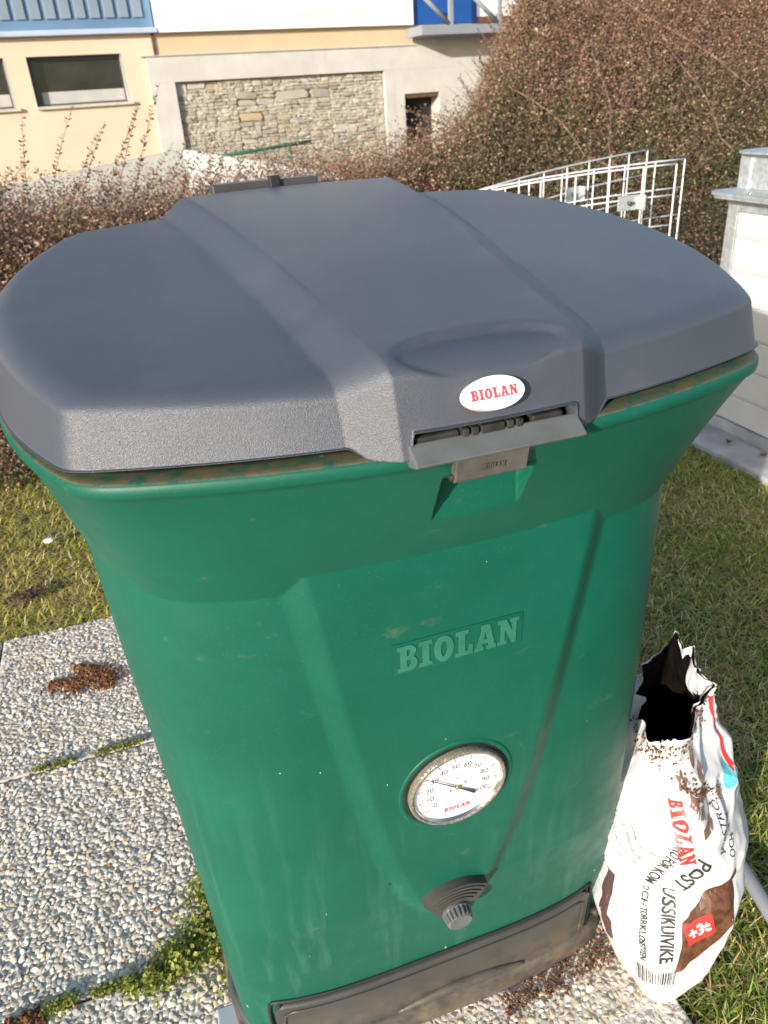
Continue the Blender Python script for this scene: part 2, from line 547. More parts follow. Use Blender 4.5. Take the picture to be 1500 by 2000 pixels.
def refine(me, maxlen):
    bm = bmesh.new(); bm.from_mesh(me)
    bmesh.ops.triangulate(bm, faces=bm.faces[:])
    for _ in range(6):
        ed = [e for e in bm.edges if e.calc_length() > maxlen]
        if not ed: break
        bmesh.ops.subdivide_edges(bm, edges=ed, cuts=1)
        bmesh.ops.triangulate(bm, faces=bm.faces[:])
    bm.to_mesh(me); bm.free()
    return me

def decal(name, flat, fn, mat, parent, thick=0.0):
    """map a flat mesh by fn(a,b,off)->xyz; with thickness the outline gets side walls"""
    bm = bmesh.new(); bm.from_mesh(flat)
    bpy.data.meshes.remove(flat)
    bmesh.ops.remove_doubles(bm, verts=bm.verts[:], dist=1e-6)
    for f in bm.faces:
        if f.normal.z < 0: f.normal_flip()
    off = {}
    if thick:
        r = bmesh.ops.extrude_face_region(bm, geom=bm.faces[:])
        top = [e for e in r['geom'] if isinstance(e, bmesh.types.BMVert)]
        for v in top: off[v] = thick
    for v in bm.verts:
        v.co = Vector(fn(v.co.x, v.co.y, off.get(v, 0.0)))
    bm.normal_update()
    me = bm_mesh(name, bm)
    return link(name, me, mat, parent)

# ================================================================== THE SETTING
# ---- ground
def ground_sheet():
    xs = np.concatenate([np.linspace(-90, -3, 12), np.linspace(-2.6, 5, 20), np.linspace(6, 90, 12)])
    ys = np.concatenate([np.linspace(-40, -2, 8), np.linspace(-1.5, 8, 24), np.linspace(10, 160, 14)])
    X, Y = np.meshgrid(xs, ys)
    return grid_mesh('lawn', np.stack([X, Y, np.full_like(X, -0.016)], -1))
lawn = link('lawn', ground_sheet(), M['soil'])
tag(lawn, 'trampled winter lawn around the paved patio', 'lawn', kind='structure')

# ---- paving slabs of washed gravel
JY = [-0.25, 0.332, 0.918, 1.507, 2.10]
JX = [-1.72, -1.137, -0.554, 0.033, 0.615]
patio = box('patio', JX[0] + .005, JX[-1] - .005, JY[0] + .005, JY[-1] - .005, -0.07, -0.012, M['soil'])
tag(patio, 'patio of exposed aggregate slabs', 'patio', kind='structure')

def dome_template():
    bm = bmesh.new()
    bmesh.ops.create_icosphere(bm, subdivisions=2, radius=1)
    V = np.array([v.co[:] for v in bm.verts]); F = np.array([[v.index for v in f.verts] for f in bm.faces])
    bm.free()
    keep = (V[F][:, :, 2] > -0.35).all(1)
    F = F[keep]; used = np.unique(F); remap = -np.ones(len(V), int); remap[used] = np.arange(len(used))
    return V[used], remap[F]
DV, DF = dome_template()

def scatter_mesh(name, TV, TF, pos, scl, rot, col, smooth=True):
    """stamp a small template many times; rot (n,3,3) or angles about z"""
    n = len(pos)
    if rot.ndim == 1:
        c, s = np.cos(rot), np.sin(rot)
        R_ = np.zeros((n, 3, 3)); R_[:, 0, 0] = c; R_[:, 0, 1] = -s; R_[:, 1, 0] = s; R_[:, 1, 1] = c; R_[:, 2, 2] = 1
    else:
        R_ = rot
    V = TV[None] * scl[:, None, :]
    V = np.einsum('nij,nkj->nki', R_, V) + pos[:, None, :]
    F = TF[None] + (np.arange(n) * len(TV))[:, None, None]
    C = np.repeat(col, len(TV), 0) if col.ndim == 2 else col.reshape(-1, 3)
    return np_mesh(name, V.reshape(-1, 3), F.reshape(-1, TF.shape[1]), smooth, C)

PEB_COL = np.array([(0.62, 0.56, 0.47), (0.55, 0.49, 0.40), (0.70, 0.65, 0.57), (0.45, 0.40, 0.34), (0.33, 0.31, 0.29), (0.58, 0.47, 0.33), (0.48, 0.36, 0.25), (0.66, 0.59, 0.47), (0.40, 0.37, 0.35)])
PEB_P = np.array([.2, .18, .16, .1, .05, .12, .04, .1, .05])
def pebbles(x0, x1, y0, y1):
    st = 0.0100
    nx, ny = int((x1 - x0) / st), int((y1 - y0) / (st * .87))
    I, J = np.meshgrid(np.arange(nx), np.arange(ny))
    x = x0 + (I + .5 + .5 * (J % 2)) * st; y = y0 + (J + .5) * st * .87
    p = np.stack([x.ravel(), y.ravel()], 1) + rng.normal(0, st * .21, (x.size, 2))
    p = p[(p[:, 0] > x0 + .006) & (p[:, 0] < x1 - .006) & (p[:, 1] > y0 + .006) & (p[:, 1] < y1 - .006)]
    n = len(p)
    r = st * rng.uniform(.34, .70, n)
    scl = np.stack([r * rng.uniform(1, 1.35, n), r * rng.uniform(.75, 1.0, n), r * rng.uniform(.18, .28, n)], 1)
    pos = np.stack([p[:, 0], p[:, 1], rng.uniform(-.0029, -.0021, n)], 1)
    c = PEB_COL[rng.choice(len(PEB_COL), n, p=PEB_P)] * rng.uniform(.9, 1.25, (n, 1))
    sel = rng.random(n) < .003
    c[sel] = (0.34, 0.18, 0.10)
    th = rng.uniform(0, 6.28, n)
    # slight random lean
    ax = rng.normal(0, .25, (n, 2))
    R_ = np.zeros((n, 3, 3)); cz, sz = np.cos(th), np.sin(th)
    R_[:, 0, 0] = cz; R_[:, 0, 1] = -sz; R_[:, 1, 0] = sz; R_[:, 1, 1] = cz; R_[:, 2, 2] = 1
    R_[:, 0, 2] = ax[:, 0]; R_[:, 1, 2] = ax[:, 1]; R_[:, 2, 0] = -ax[:, 0]; R_[:, 2, 1] = -ax[:, 1]
    return scatter_mesh('pebbles', DV, DF, pos, scl, R_, np.clip(c, 0, 1))

for ix in range(len(JX) - 1):
    for iy in range(len(JY) - 1):
        x0, x1, y0, y1 = JX[ix] + .003, JX[ix + 1] - .003, JY[iy] + .003, JY[iy + 1] - .003
        sl = box('paving_slab', x0, x1, y0, y1, -0.045, -0.003 + random.uniform(-.0012, .0012), M['cement'], patio, 0.004)
        if x1 > -0.9 and iy >= 1 and not (ix == 3 and iy == 3):
            pb = link('pebbles', pebbles(x0, x1, y0, y1), M['pebble'], sl)
            pb['kind'] = 'stuff'

# ---- concrete strip under the cabinet
st_ = box('concrete_strip', 2.065, 2.9, 0.6, 2.62, -0.03, 0.018, M['strip'], None, 0.004)
tag(st_, 'grey concrete footing strip below the cream cabinet', 'footing', kind='structure')

# ---- bank
def front_y(x):
    return 3.28 + .30 * smoothstep(-.5, .6, x) + .55 * smoothstep(.6, 2.1, x)
def bank_h(x, y):
    x = np.asarray(x, float); y = np.asarray(y, float)
    fy = front_y(x)
    t = smoothstep(fy, fy + .75, y)
    hl = (.74 + .10 * smoothstep(.2, 1.6, x) + .09 * smoothstep(-.2, -.9, x)) * t
    hl = hl * (1 - .9 * smoothstep(5.4, 7.4, y))
    hr = .30 + np.clip((y - 4.25) * .62, 0, 1.62)
    mr = smoothstep(1.66 + .47 * (y - 5), 2.86 + .47 * (y - 5), x) * smoothstep(fy, fy + .9, y)
    h = hl * (1 - mr) + np.maximum(hr, hl * .9) * mr
    return h
bx = np.linspace(-7, 16, 150); by = np.linspace(3.1, 13, 110)
BX, BY = np.meshgrid(bx, by)
BZ = bank_h(BX, BY) - .05
bank = link('bank', grid_mesh('bank', np.stack([BX, BY, BZ], -1)), M['bankdirt'])
tag(bank, 'planted bank rising behind the lawn', 'bank', kind='structure')

# ================================================================== BUILDING BEHIND
bld = empty('building', (0, 12, 0), math.radians(8))
tag(bld, 'beige building with blue upper cladding, concrete frame and field stone infill behind the hedge', 'building')
def multi_box(name, boxes, mat, parent):
    bm = bmesh.new()
    for x0, x1, y0, y1, z0, z1 in boxes:
        r = bmesh.ops.create_cube(bm, size=1)
        for v in r['verts']:
            v.co = Vector(((x0 + x1) / 2 + v.co.x * (x1 - x0), (y0 + y1) / 2 + v.co.y * (y1 - y0), (z0 + z1) / 2 + v.co.z * (z1 - z0)))
    return link(name, bm_mesh(name, bm), mat, parent)
W1 = (-.60, .565); W2 = (-2.02, -.855); WZ = (1.52, 2.075)
multi_box('wall', [(-8, W2[0], 0, .3, -.6, 2.28), (W2[0], W2[1], 0, .3, -.6, WZ[0]), (W2[0], W2[1], 0, .3, WZ[1], 2.28), (W2[1], W1[0], 0, .3, -.6, 2.28),
                   (W1[0], W1[1], 0, .3, -.6, WZ[0]), (W1[0], W1[1], 0, .3, WZ[1], 2.28), (W1[1], 1.06, 0, .3, -.6, 2.28)], M['plaster'], bld)
for wa, wb_ in (W2, W1):
    fr = multi_box('window', [(wa, wa + .05, .10, .16, WZ[0], WZ[1]), (wb_ - .03, wb_, .10, .16, WZ[0], WZ[1]), (wa + .05, wb_ - .03, .10, .16, WZ[1] - .05, WZ[1]), (wa + .05, wb_ - .03, .10, .16, WZ[0], WZ[0] + .03)], M['frame_dark'], bld)
    box('pane', wa + .05, wb_ - .03, .125, .135, WZ[0] + .03, WZ[1] - .05, M['glass'], fr)
    box('pale_band', wa + .10, wb_ - .03, .118, .1235, WZ[0] + .03, WZ[0] + .165, M['pale_band'], fr)  # paler band across the lower part of the pane
    box('reveal', wb_ - .012, wb_ - .001, -.002, .10, WZ[0] + .01, WZ[1] - .004, M['frame_grey'], fr)
    box('sill', wa - .01, wb_ + .05, -.05, .12, WZ[0] - .03, WZ[0] + .004, M['sill'], fr)
box('gutter', -8, 1.075, -.10, .2, 2.283, 2.345, M['gutter'], bld, .012)
box('downpipe', .985, 1.02, -.028, -.002, 2.022, 2.283, M['rust'], bld, .006)
box('blue_cladding', -8, 1.06, .06, .3, 2.345, 5.5, M['blue_clad'], bld)
for i in range(22):
    u = .88 - i * .178
    box('glazing_strip', u - .062, u + .062, .035, .058, 2.47, 5.3, M['channel_glass'], bld, .006)
box('white_cladding', 1.085, 4.87, -.09, .3, 2.285, 5.5, M['white_clad'], bld)
box('cladding_joint', 2.95, 4.80, -.096, -.0905, 2.455, 2.462, M['frame_grey'], bld)
box('sand_band', 1.06, 4.87, 0.002, .3, 2.022, 2.283, M['plaster2'], bld)
multi_box('concrete_frame', [(.86, 1.19, -.05, .3, -.6, 1.715), (.86, 6.9, -.05, .3, 1.716, 2.02), (4.365, 4.69, -.05, .3, -.6, 1.715), (5.31, 6.9, -.05, .3, -.6, 1.715), (4.691, 5.309, -.05, .3, 1.39, 1.715)], M['concrete'], bld)
box('frame_coping', .80, 4.9, -.07, .0, 2.0203, 2.034, M['frame_grey'], bld)
box('wall_above', 4.872, 6.9, 0.0, .3, 2.022, 2.285, M['concrete'], bld)
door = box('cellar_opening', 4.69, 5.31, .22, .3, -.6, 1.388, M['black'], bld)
box('opening_beam', 4.692, 5.308, -.02, .2, 1.33, 1.387, M['rust'], door)
# stone infill, each stone its own piece
infill = box('stone_infill', 1.191, 4.364, .055, .3, -.6, 1.7145, M['mortar'], bld)
def stone_templates(n):
    out = []
    for k in range(n):
        bm = bmesh.new()
        bmesh.ops.create_cube(bm, size=1)
        bmesh.ops.subdivide_edges(bm, edges=bm.edges[:], cuts=1, use_grid_fill=True)
        r_ = random.Random(100 + k)
        for v in bm.verts:
            nz = sum(abs(c) > .4 for c in v.co)
            f = {3: .86, 2: .95, 1: 1.0, 0: 1}[nz]
            v.co = Vector((v.co.x * f * (1 + r_.uniform(-.13, .09)), v.co.y * f, v.co.z * f * (1 + r_.uniform(-.16, .12)))) + Vector((r_.uniform(-.03, .03), r_.uniform(-.08, .08), r_.uniform(-.05, .05)))
        me = bm_mesh('stone', bm, smooth=False)
        me.materials.append(M['stone'])
        out.append(me)
    return out
STONES = stone_templates(16)
rs_ = random.Random(5)
leafs = []
def split(x0, x1, z0, z1):
    w, h = x1 - x0, z1 - z0
    hm_ = rs_.choice([.042, .05, .06, .075, .11, .16])
    if h > hm_ * 1.25:
        t = rs_.uniform(.35, .65); zc = z0 + h * t
        if w > .9:
            t2 = rs_.uniform(.3, .7); xc_ = x0 + w * t2
            split(x0, xc_, z0, z1); split(xc_, x1, z0, z1)
        else:
            split(x0, x1, z0, zc); split(x0, x1, zc, z1)
    elif w > h * rs_.uniform(2.4, 5.2):
        xc_ = x0 + w * rs_.uniform(.35, .65)
        split(x0, xc_, z0, z1); split(xc_, x1, z0, z1)
    else:
        leafs.append((x0, x1, z0, z1))
split(1.2, 4.355, .50, 1.705)
leafs.sort(key=lambda q: -(q[1] - q[0]) * (q[3] - q[2]))
for (x0, x1, z0, z1) in leafs[:300]:
    o = link('stone', rs_.choice(STONES), None, infill)
    o.location = ((x0 + x1) / 2, .062 + rs_.uniform(-.012, .012), (z0 + z1) / 2)
    o.scale = ((x1 - x0) * .99, .10, (z1 - z0) * .98)
    o.rotation_euler = (rs_.uniform(-.06, .06), rs_.uniform(-.10, .10), rs_.uniform(-.06, .06))
if len(leafs) > 300:      # the smallest stones, joined
    bm = bmesh.new()
    for (x0, x1, z0, z1) in leafs[300:]:
        nv0 = len(bm.verts)
        bm.from_mesh(rs_.choice(STONES)); bm.verts.ensure_lookup_table()
        yy = .062 + rs_.uniform(-.012, .012)
        for v in bm.verts[nv0:]:
            v.co = Vector(((x0 + x1) / 2 + v.co.x * (x1 - x0) * 1.05, yy + v.co.y * .09, (z0 + z1) / 2 + v.co.z * (z1 - z0) * 1.06))
    link('small_stones', bm_mesh('small_stones', bm), M['stone'], infill)['kind'] = 'stuff'
# balcony with blue door
bal = box('balcony', 4.74, 7.4, -.56, -.095, 2.115, 2.232, M['grey_steel'], bld, .004)
box('railing_post', 5.24, 5.30, -.52, -.465, 2.2325, 3.3, M['grey_steel'], bal)
box('railing_post', 6.10, 6.15, -.52, -.465, 2.2325, 3.3, M['grey_steel'], bal)
link('brace', tube_mesh('brace', [(4.72, -.49, 2.67), (5.25, -.49, 2.245)], .032, 6), M['grey_steel'], bal)
link('brace', tube_mesh('brace', [(5.58, -.49, 2.64), (6.09, -.49, 2.25)], .032, 6), M['grey_steel'], bal)
box('blue_door', 4.90, 6.03, -.012, .2, 2.287, 4.4, M['blue_door'], bld)
box('door_threshold', 6.031, 7.4, -.03, .2, 2.287, 2.37, M['rust'], bld)
box('upper_wall', 6.031, 9, 0.0, .3, 2.371, 5.5, M['white_clad'], bld)

# ---- sloping ramp wall and handrail
def wall_between(name, p0, p1, z0a, z0b, zb, th, mat):
    d = (Vector(p1) - Vector(p0)).normalized(); n = Vector((-d.y, d.x)) * th
    if n.y < 0: n = -n
    a, b_ = Vector(p0), Vector(p1)
    V = [(a.x, a.y, zb), (b_.x, b_.y, zb), (b_.x, b_.y, z0b), (a.x, a.y, z0a), (a.x + n.x, a.y + n.y, zb), (b_.x + n.x, b_.y + n.y, zb), (b_.x + n.x, b_.y + n.y, z0b), (a.x + n.x, a.y + n.y, z0a)]
    F = [(0, 1, 2, 3), (5, 4, 7, 6), (3, 2, 6, 7), (0, 3, 7, 4), (1, 5, 6, 2)]
    me = bpy.data.meshes.new(name); me.from_pydata(V, [], F); me.update()
    return link(name, me, mat)
pw = wall_between('ramp_wall', (-4.6, 11.0), (1.026, 11.0), .30, .936, -.5, .2, M['ramp'])
tag(pw, 'grey ramp wall with top rising to the right below the windows', 'wall')
pw2 = wall_between('stair_wall', (1.03, 11.0), (4.3, 11.0), .936, .205, -.5, .2, M['parapet'])
tag(pw2, 'white stair wall with sloping top below the green handrail', 'wall')
hr_ = empty('handrail', (1.62, 11.25, 0))
tag(hr_, 'green painted handrail in front of the stone infill', 'handrail')
link('rail', tube_mesh('rail', [(-.4, 0, .790), (0, 0, .817), (1.157, 0, .897)], .022, 8), M['green_rail'], hr_)
link('post', tube_mesh('post', [(.857, 0, .2), (.857, 0, .872)], .018, 8), M['green_rail'], hr_)

# ================================================================== COTONEASTER ON THE BANK
GREEN_L = np.array([(0.055, 0.070, 0.022), (0.078, 0.090, 0.030), (0.11, 0.115, 0.042), (0.16, 0.15, 0.065)])
BROWN_L = np.array([(0.24, 0.140, 0.092), (0.29, 0.180, 0.115), (0.19, 0.110, 0.075), (0.34, 0.235, 0.150), (0.28, 0.148, 0.115), (0.44, 0.34, 0.22)])
def rand_rot(n, tilt):
    """random leaf frames; normals lean up by 1/tilt"""
    nrm = rng.normal(0, 1, (n, 3)); nrm[:, 2] = np.abs(nrm[:, 2]) + tilt
    nrm /= np.linalg.norm(nrm, axis=1)[:, None]
    t = rng.normal(0, 1, (n, 3)); t -= (t * nrm).sum(1)[:, None] * nrm
    t /= np.linalg.norm(t, axis=1)[:, None]
    b_ = np.cross(nrm, t)
    return np.stack([t, b_, nrm], -1)
LEAF_V = np.array([(-.5, 0, 0), (0, -.27, .05), (.5, 0, 0), (0, .27, .05)]); LEAF_F = np.array([(0, 1, 2, 3)])
def fnoise(x, y, s, seed=0):
    a = np.sin(x * s * 1.7 + seed) * np.cos(y * s * 1.3 - seed * 2) + .6 * np.sin((x + y) * s * 2.9 + seed * 3) + .5 * np.cos((x - 1.3 * y) * s * 4.3 - seed)
    return a / 2.1
def leaf_colours(x, y, h, brownness):
    n = len(x)
    pb = np.clip(brownness + .36 * fnoise(x, y, 1.6, 1.0) + .22 * fnoise(x, y, 5.1, 2.0) + .40 * (h - .08) / .15, .04, .97)
    isb = rng.random(n) < pb
    c = np.where(isb[:, None], BROWN_L[rng.choice(len(BROWN_L), n, p=[.22, .22, .18, .14, .16, .08])], GREEN_L[rng.choice(len(GREEN_L), n)])
    c = c * rng.uniform(.7, 1.35, (n, 1))
    return c
def foliage(x, y, size, brown, hmax=.22):
    n = len(x)
    h = np.minimum(rng.exponential(.07, n), hmax) * (.55 + .75 * (fnoise(x, y, 3.3, 4.0) * .5 + .5)) * 1.5
    lump = .085 * fnoise(x, y, 2.2, .5) + .065 * fnoise(x, y, 6.0, 3.5) + .04 * fnoise(x, y, 13.0, 1.5)
    z = bank_h(x, y) + h + lump - .04
    jit = rng.normal(0, .03, (n, 2))
    pos = np.stack([x + jit[:, 0], y + jit[:, 1] - h * .5, np.maximum(z, .01)], 1)
    s = size * rng.uniform(.65, 1.35, n)
    return pos, np.stack([s, s, s], 1), leaf_colours(x, y, h, brown)
def twigs_np(p0, d0, L, r, bend, seg=5):
    """many thin arching twigs as three-sided tubes"""
    n = len(p0); ts = np.linspace(0, 1, seg + 1)
    cen = p0[:, None, :] + d0[:, None, :] * (L[:, None, None] * ts[None, :, None]) + bend[:, None, :] * (L[:, None, None] * (ts ** 2)[None, :, None])
    u = np.cross(d0, rng.normal(0, 1, (n, 3))); u /= np.linalg.norm(u, axis=1)[:, None] + 1e-9
    w = np.cross(d0, u)
    V = []
    for k in range(3):
        a = 2 * math.pi * k / 3
        off = (u * math.cos(a) + w * math.sin(a))[:, None, :] * (r[:, None] * (1 - .65 * ts[None]))[..., None]
        V.append(cen + off)
    V = np.stack(V, 2)            # n,seg+1,3,3
    idx = np.arange(n * (seg + 1) * 3).reshape(n, seg + 1, 3)
    F = np.stack([idx[:, :-1, :], np.roll(idx, -1, 2)[:, :-1, :], np.roll(idx, -1, 2)[:, 1:, :], idx[:, 1:, :]], -1)
    return V.reshape(-1, 3), F.reshape(-1, 4), cen
TWIG_C = np.array([(0.16, 0.075, 0.060), (0.12, 0.06, 0.045), (0.22, 0.12, 0.085), (0.19, 0.08, 0.075)])
def make_twigs(name, x, y, parent, lmin, lmax, up=.8, rr=(.0013, .0028)):
    n = len(x)
    p0 = np.stack([x, y, bank_h(x, y) - .02 + .04 * fnoise(x, y, 2.2, .5)], 1)
    d = rng.normal(0, .6, (n, 3)); d[:, 2] = np.abs(d[:, 2]) + up; d[:, 1] -= .25
    d /= np.linalg.norm(d, axis=1)[:, None]
    bend = rng.normal(0, .22, (n, 3)); bend[:, 2] -= .15
    L = rng.uniform(lmin, lmax, n); r = rng.uniform(*rr, n) * (.6 + L * 1.2)
    V, F, cen = twigs_np(p0, d, L, r, bend)
    c = np.repeat(TWIG_C[rng.choice(4, n)] * rng.uniform(.7, 1.3, (n, 1)), 18, 0)
    o = link(name, np_mesh(name, V, F, True, c), M['twig'], parent)
    o['kind'] = 'stuff'
    # a few leaves along every twig
    k = 7
    t = rng.uniform(.2, 1, (n, k))
    q = p0[:, None] + d[:, None] * (L[:, None, None] * t[..., None]) + bend[:, None] * (L[:, None, None] * (t ** 2)[..., None])
    q = q.reshape(-1, 3) + rng.normal(0, .006, (n * k, 3))
    return q
def area_points(n, xa, xb, ya, yb, wfun=None):
    x = rng.uniform(xa, xb, n); y = rng.uniform(ya, yb, n)
    lo, hi = -.24 * y - .25, .98 * y + .5       # the strip of bank in view, with margin
    k = (x > lo) & (x < hi) & (y > front_y(x) - .05)
    return x[k], y[k]
def clean_leaves(name, parts, mat, parent):
    pos = np.concatenate([p[0] for p in parts]); scl = np.concatenate([p[1] for p in parts]); col = np.concatenate([p[2] for p in parts])
    o = link(name, scatter_mesh(name, LEAF_V, LEAF_F, pos, scl, rand_rot(len(pos), .5), col, False), mat, parent)
    o['kind'] = 'stuff'
    return o


hedge = empty('cotoneaster_hedge', (0, 0, 0))
tag(hedge, 'low cotoneaster hedge with reddish brown leaves left of and behind the bin', 'hedge')
x, y = area_points(150000, -1.6, 2.45, 3.2, 5.6)
parts = [foliage(x, y, .0175, .50)]
xm, ym = area_points(26000, -1.6, 4.2, 5.4, 7.4)
parts.append(foliage(xm, ym, .024, .6))
xt, yt = area_points(4200, -1.5, 2.45, 3.3, 5.4)
q = make_twigs('branches', xt, yt, hedge, .12, .34)
n = len(q); s = .017 * rng.uniform(.7, 1.3, n)
parts.append((q, np.stack([s, s, s], 1), BROWN_L[rng.choice(len(BROWN_L), n)] * rng.uniform(.6, 1.3, (n, 1))))
clean_leaves('foliage', parts, M['leaf'], hedge)
# upright sprigs with paired leaves
def sprigs(name, roots, dirs, lens, parent):
    """each sprig is a part: a stem with its own leaves"""
    for p, d, L in zip(roots, dirs, lens):
        p = np.array(p, float); d = np.array(d, float); d /= np.linalg.norm(d)
        bend = np.array([rng.normal(0, .14), rng.normal(0, .1), -.05])
        V1, F1, cen = twigs_np(p[None], d[None], np.array([L]), np.array([.0030]), bend[None], 7)
        st = link(name, np_mesh(name, V1, F1, True, np.tile(TWIG_C[rng.integers(4)], (len(V1), 1))), M['twig'], parent)
        lp, lr, ls, lc = [], [], [], []
        m_ = int(L / .021)
        side = np.cross(d, [0.35, -.9, .2]); side /= np.linalg.norm(side)
        for j in range(m_):
            t = .12 + .88 * j / m_
            c0 = p + d * L * t + bend * L * t * t
            for sg in (-1, 1):
                if rng.random() < .22: continue
                sz = .029 * (1.1 - .45 * t) * rng.uniform(.7, 1.25)
                ld = d * .55 + side * sg * .8 + rng.normal(0, .25, 3); ld /= np.linalg.norm(ld)
                nn = np.cross(ld, rng.normal(0, 1, 3)); nn /= np.linalg.norm(nn)
                lp.append(c0 + ld * sz * .5); lr.append(np.stack([ld, np.cross(nn, ld), nn], -1)); ls.append((sz, sz, sz))
                lc.append(BROWN_L[rng.integers(len(BROWN_L))] * rng.uniform(.45, .95) if rng.random() < .75 else GREEN_L[rng.integers(4)])
        o2 = link('leaves', scatter_mesh('leaves', LEAF_V, LEAF_F, np.array(lp), np.array(ls), np.array(lr), np.array(lc), False), M['leaf'], st)
        o2['kind'] = 'stuff'
roots = []; dirs = []; lens = []
for i in range(46):
    xx = rng.uniform(-.75, .75); yy = rng.uniform(3.75, 4.7)
    roots.append((xx, yy, float(bank_h(xx, yy)) + .02)); dirs.append((rng.normal(.15, .28), rng.normal(0, .2), 1)); lens.append(rng.uniform(.22, .46))
for xx, yy, dx, L in ((-.05, 4.3, .35, .50), (.16, 4.4, .55, .48), (-.22, 4.2, .30, .44), (-.45, 4.3, -.25, .40), (-.40, 4.4, .1, .46), (-.32, 4.5, .15, .48), (.35, 4.5, .25, .34), (.48, 4.6, .45, .32), (.05, 4.6, .35, .56), (.30, 4.5, .4, .30), (-.12, 4.5, .45, .50), (-.30, 4.4, .5, .42), (.22, 4.6, .6, .42), (.02, 4.4, .6, .40), (.40, 4.7, .5, .36), (-.52, 4.4, -.1, .42), (-.36, 4.6, -.5, .40)):
    roots.append((xx, yy, float(bank_h(xx, yy)) - .02)); dirs.append((dx, 0, 1)); lens.append(L * 1.5)
sprigs('sprig', roots, dirs, lens, hedge)

cover = empty('cotoneaster_cover', (0, 0, 0))
tag(cover, 'reddish brown cotoneaster covering the steep bank on the right', 'ground cover', kind='stuff')
x1, y1 = area_points(285000, 1.75, 8.6, 3.9, 7.3)
hgt = bank_h(x1, y1)
bro = .08 + .86 * smoothstep(.8, 1.7, hgt)
parts = [foliage(x1, y1, .0185, bro)]
x2, y2 = area_points(80000, 2.4, 12, 6.6, 9.4)
parts.append(foliage(x2, y2, .030, .85))
xt, yt = area_points(7500, 2.3, 9.5, 4.0, 8.6)
q = make_twigs('branches', xt, yt, cover, .12, .42, up=.5)
n = len(q); s = .018 * rng.uniform(.7, 1.3, n)
parts.append((q, np.stack([s, s, s], 1), BROWN_L[rng.choice(len(BROWN_L), n)] * rng.uniform(.6, 1.3, (n, 1))))
clean_leaves('foliage', parts, M['leaf'], cover)
roots = []; dirs = []; lens = []
for i in range(34):
    yy = rng.uniform(4.8, 6.6); xx = 2.35 + .47 * (yy - 5) + rng.uniform(-.1, .4)
    roots.append((xx, yy, float(bank_h(xx, yy)))); dirs.append((rng.normal(-.9, .35), rng.normal(-.1, .2), rng.uniform(.35, 1.0))); lens.append(rng.uniform(.25, .6))
for xx, yy, dx, dz, L in ((2.62, 5.4, -1, .16, .65), (2.66, 5.6, -1, .10, .60), (2.62, 5.4, -1, .62, .65), (2.75, 5.6, -.8, .8, .6), (2.5, 5.2, -1, -.05, .45)):
    roots.append((xx, yy, float(bank_h(xx, yy)))); dirs.append((dx, -.05, dz)); lens.append(L)
sprigs('sprig', roots, dirs, lens, cover)
# thick bare stems running up the bank
roots = []
for (xa, ya, xb, yb) in ((3.25, 4.75, 2.95, 5.9), (3.25, 4.75, 3.9, 6.2), (5.0, 5.6, 4.3, 7.0), (4.3, 4.9, 4.6, 6.4), (3.6, 5.3, 4.6, 6.3)):
    pts = [(xa + (xb - xa) * t + .04 * math.sin(9 * t + xa), ya + (yb - ya) * t, float(bank_h(xa + (xb - xa) * t, ya + (yb - ya) * t)) + .10 + .06 * t) for t in np.linspace(0, 1, 9)]
    me = tube_mesh('stem', pts, [.0065 * (1 - .06 * i) for i in range(9)], 6)
    a = me.attributes.new('col', 'FLOAT_COLOR', 'POINT'); a.data.foreach_set('color', np.tile([.25, .16, .12, 1], len(me.vertices)).astype(np.float32))
    link('stem', me, M['twig'], cover)
# red berries
bm = bmesh.new(); bmesh.ops.create_icosphere(bm, subdivisions=1, radius=1)
SV = np.array([v.co[:] for v in bm.verts]); SF = np.array([[v.index for v in f.verts] for f in bm.faces]); bm.free()
xb_, yb_ = area_points(170, 1.0, 7, 3.9, 7.2)
n = len(xb_)
pos = np.stack([xb_, yb_ - .08, bank_h(xb_, yb_) + rng.uniform(.10, .24, n)], 1)
link('berries', scatter_mesh('berries', SV, SF, pos, np.full((n, 3), .0065), rng.uniform(0, 6, n), np.tile([.50, .03, .02], (n, 1))), M['leaf'], cover)['kind'] = 'stuff'

# ================================================================== GRASS
def blades(name, x, y, L, w, tilt, green, col_fn, z0=-.014):
    n = len(x)
    th = rng.uniform(0, 6.283, n)
    dirv = np.stack([np.cos(th), np.sin(th)], 1)
    lean = np.clip(rng.normal(tilt, .28, n), .05, 1.5)        # radians from upright
    bend = rng.uniform(.2, .9, n)
    side = np.stack([-dirv[:, 1], dirv[:, 0], np.zeros(n)], 1) * (w * rng.uniform(.7, 1.3, n))[:, None] * .5
    V = np.zeros((n, 5, 3)); base = np.stack([x, y, np.full(n, z0)], 1)
    def at(f):
        a = lean + bend * f
        hz = L * f * np.sin(a); vt = L * f * np.cos(a)
        return base + np.stack([dirv[:, 0] * hz, dirv[:, 1] * hz, np.maximum(vt, .003 * f)], 1)
    V[:, 0] = base - side; V[:, 1] = base + side
    mid = at(.55); V[:, 2] = mid - side * .8; V[:, 3] = mid + side * .8
    V[:, 4] = at(1.0)
    F = np.array([(0, 1, 3), (0, 3, 2), (2, 3, 4)])[None] + (np.arange(n) * 5)[:, None, None]
    C = np.repeat(col_fn(x, y, n), 5, 0)
    return np_mesh(name, V.reshape(-1, 3), F.reshape(-1, 3), True, C)
G_GREEN = np.array([(.115, .175, .026), (.145, .21, .032), (.085, .135, .020), (.18, .23, .040)])
G_STRAW = np.array([(.42, .34, .16), (.34, .265, .125), (.50, .41, .22), (.28, .20, .10), (.24, .17, .085)])
G_YELL = np.array([(.38, .33, .055), (.31, .28, .048), (.44, .37, .09)])
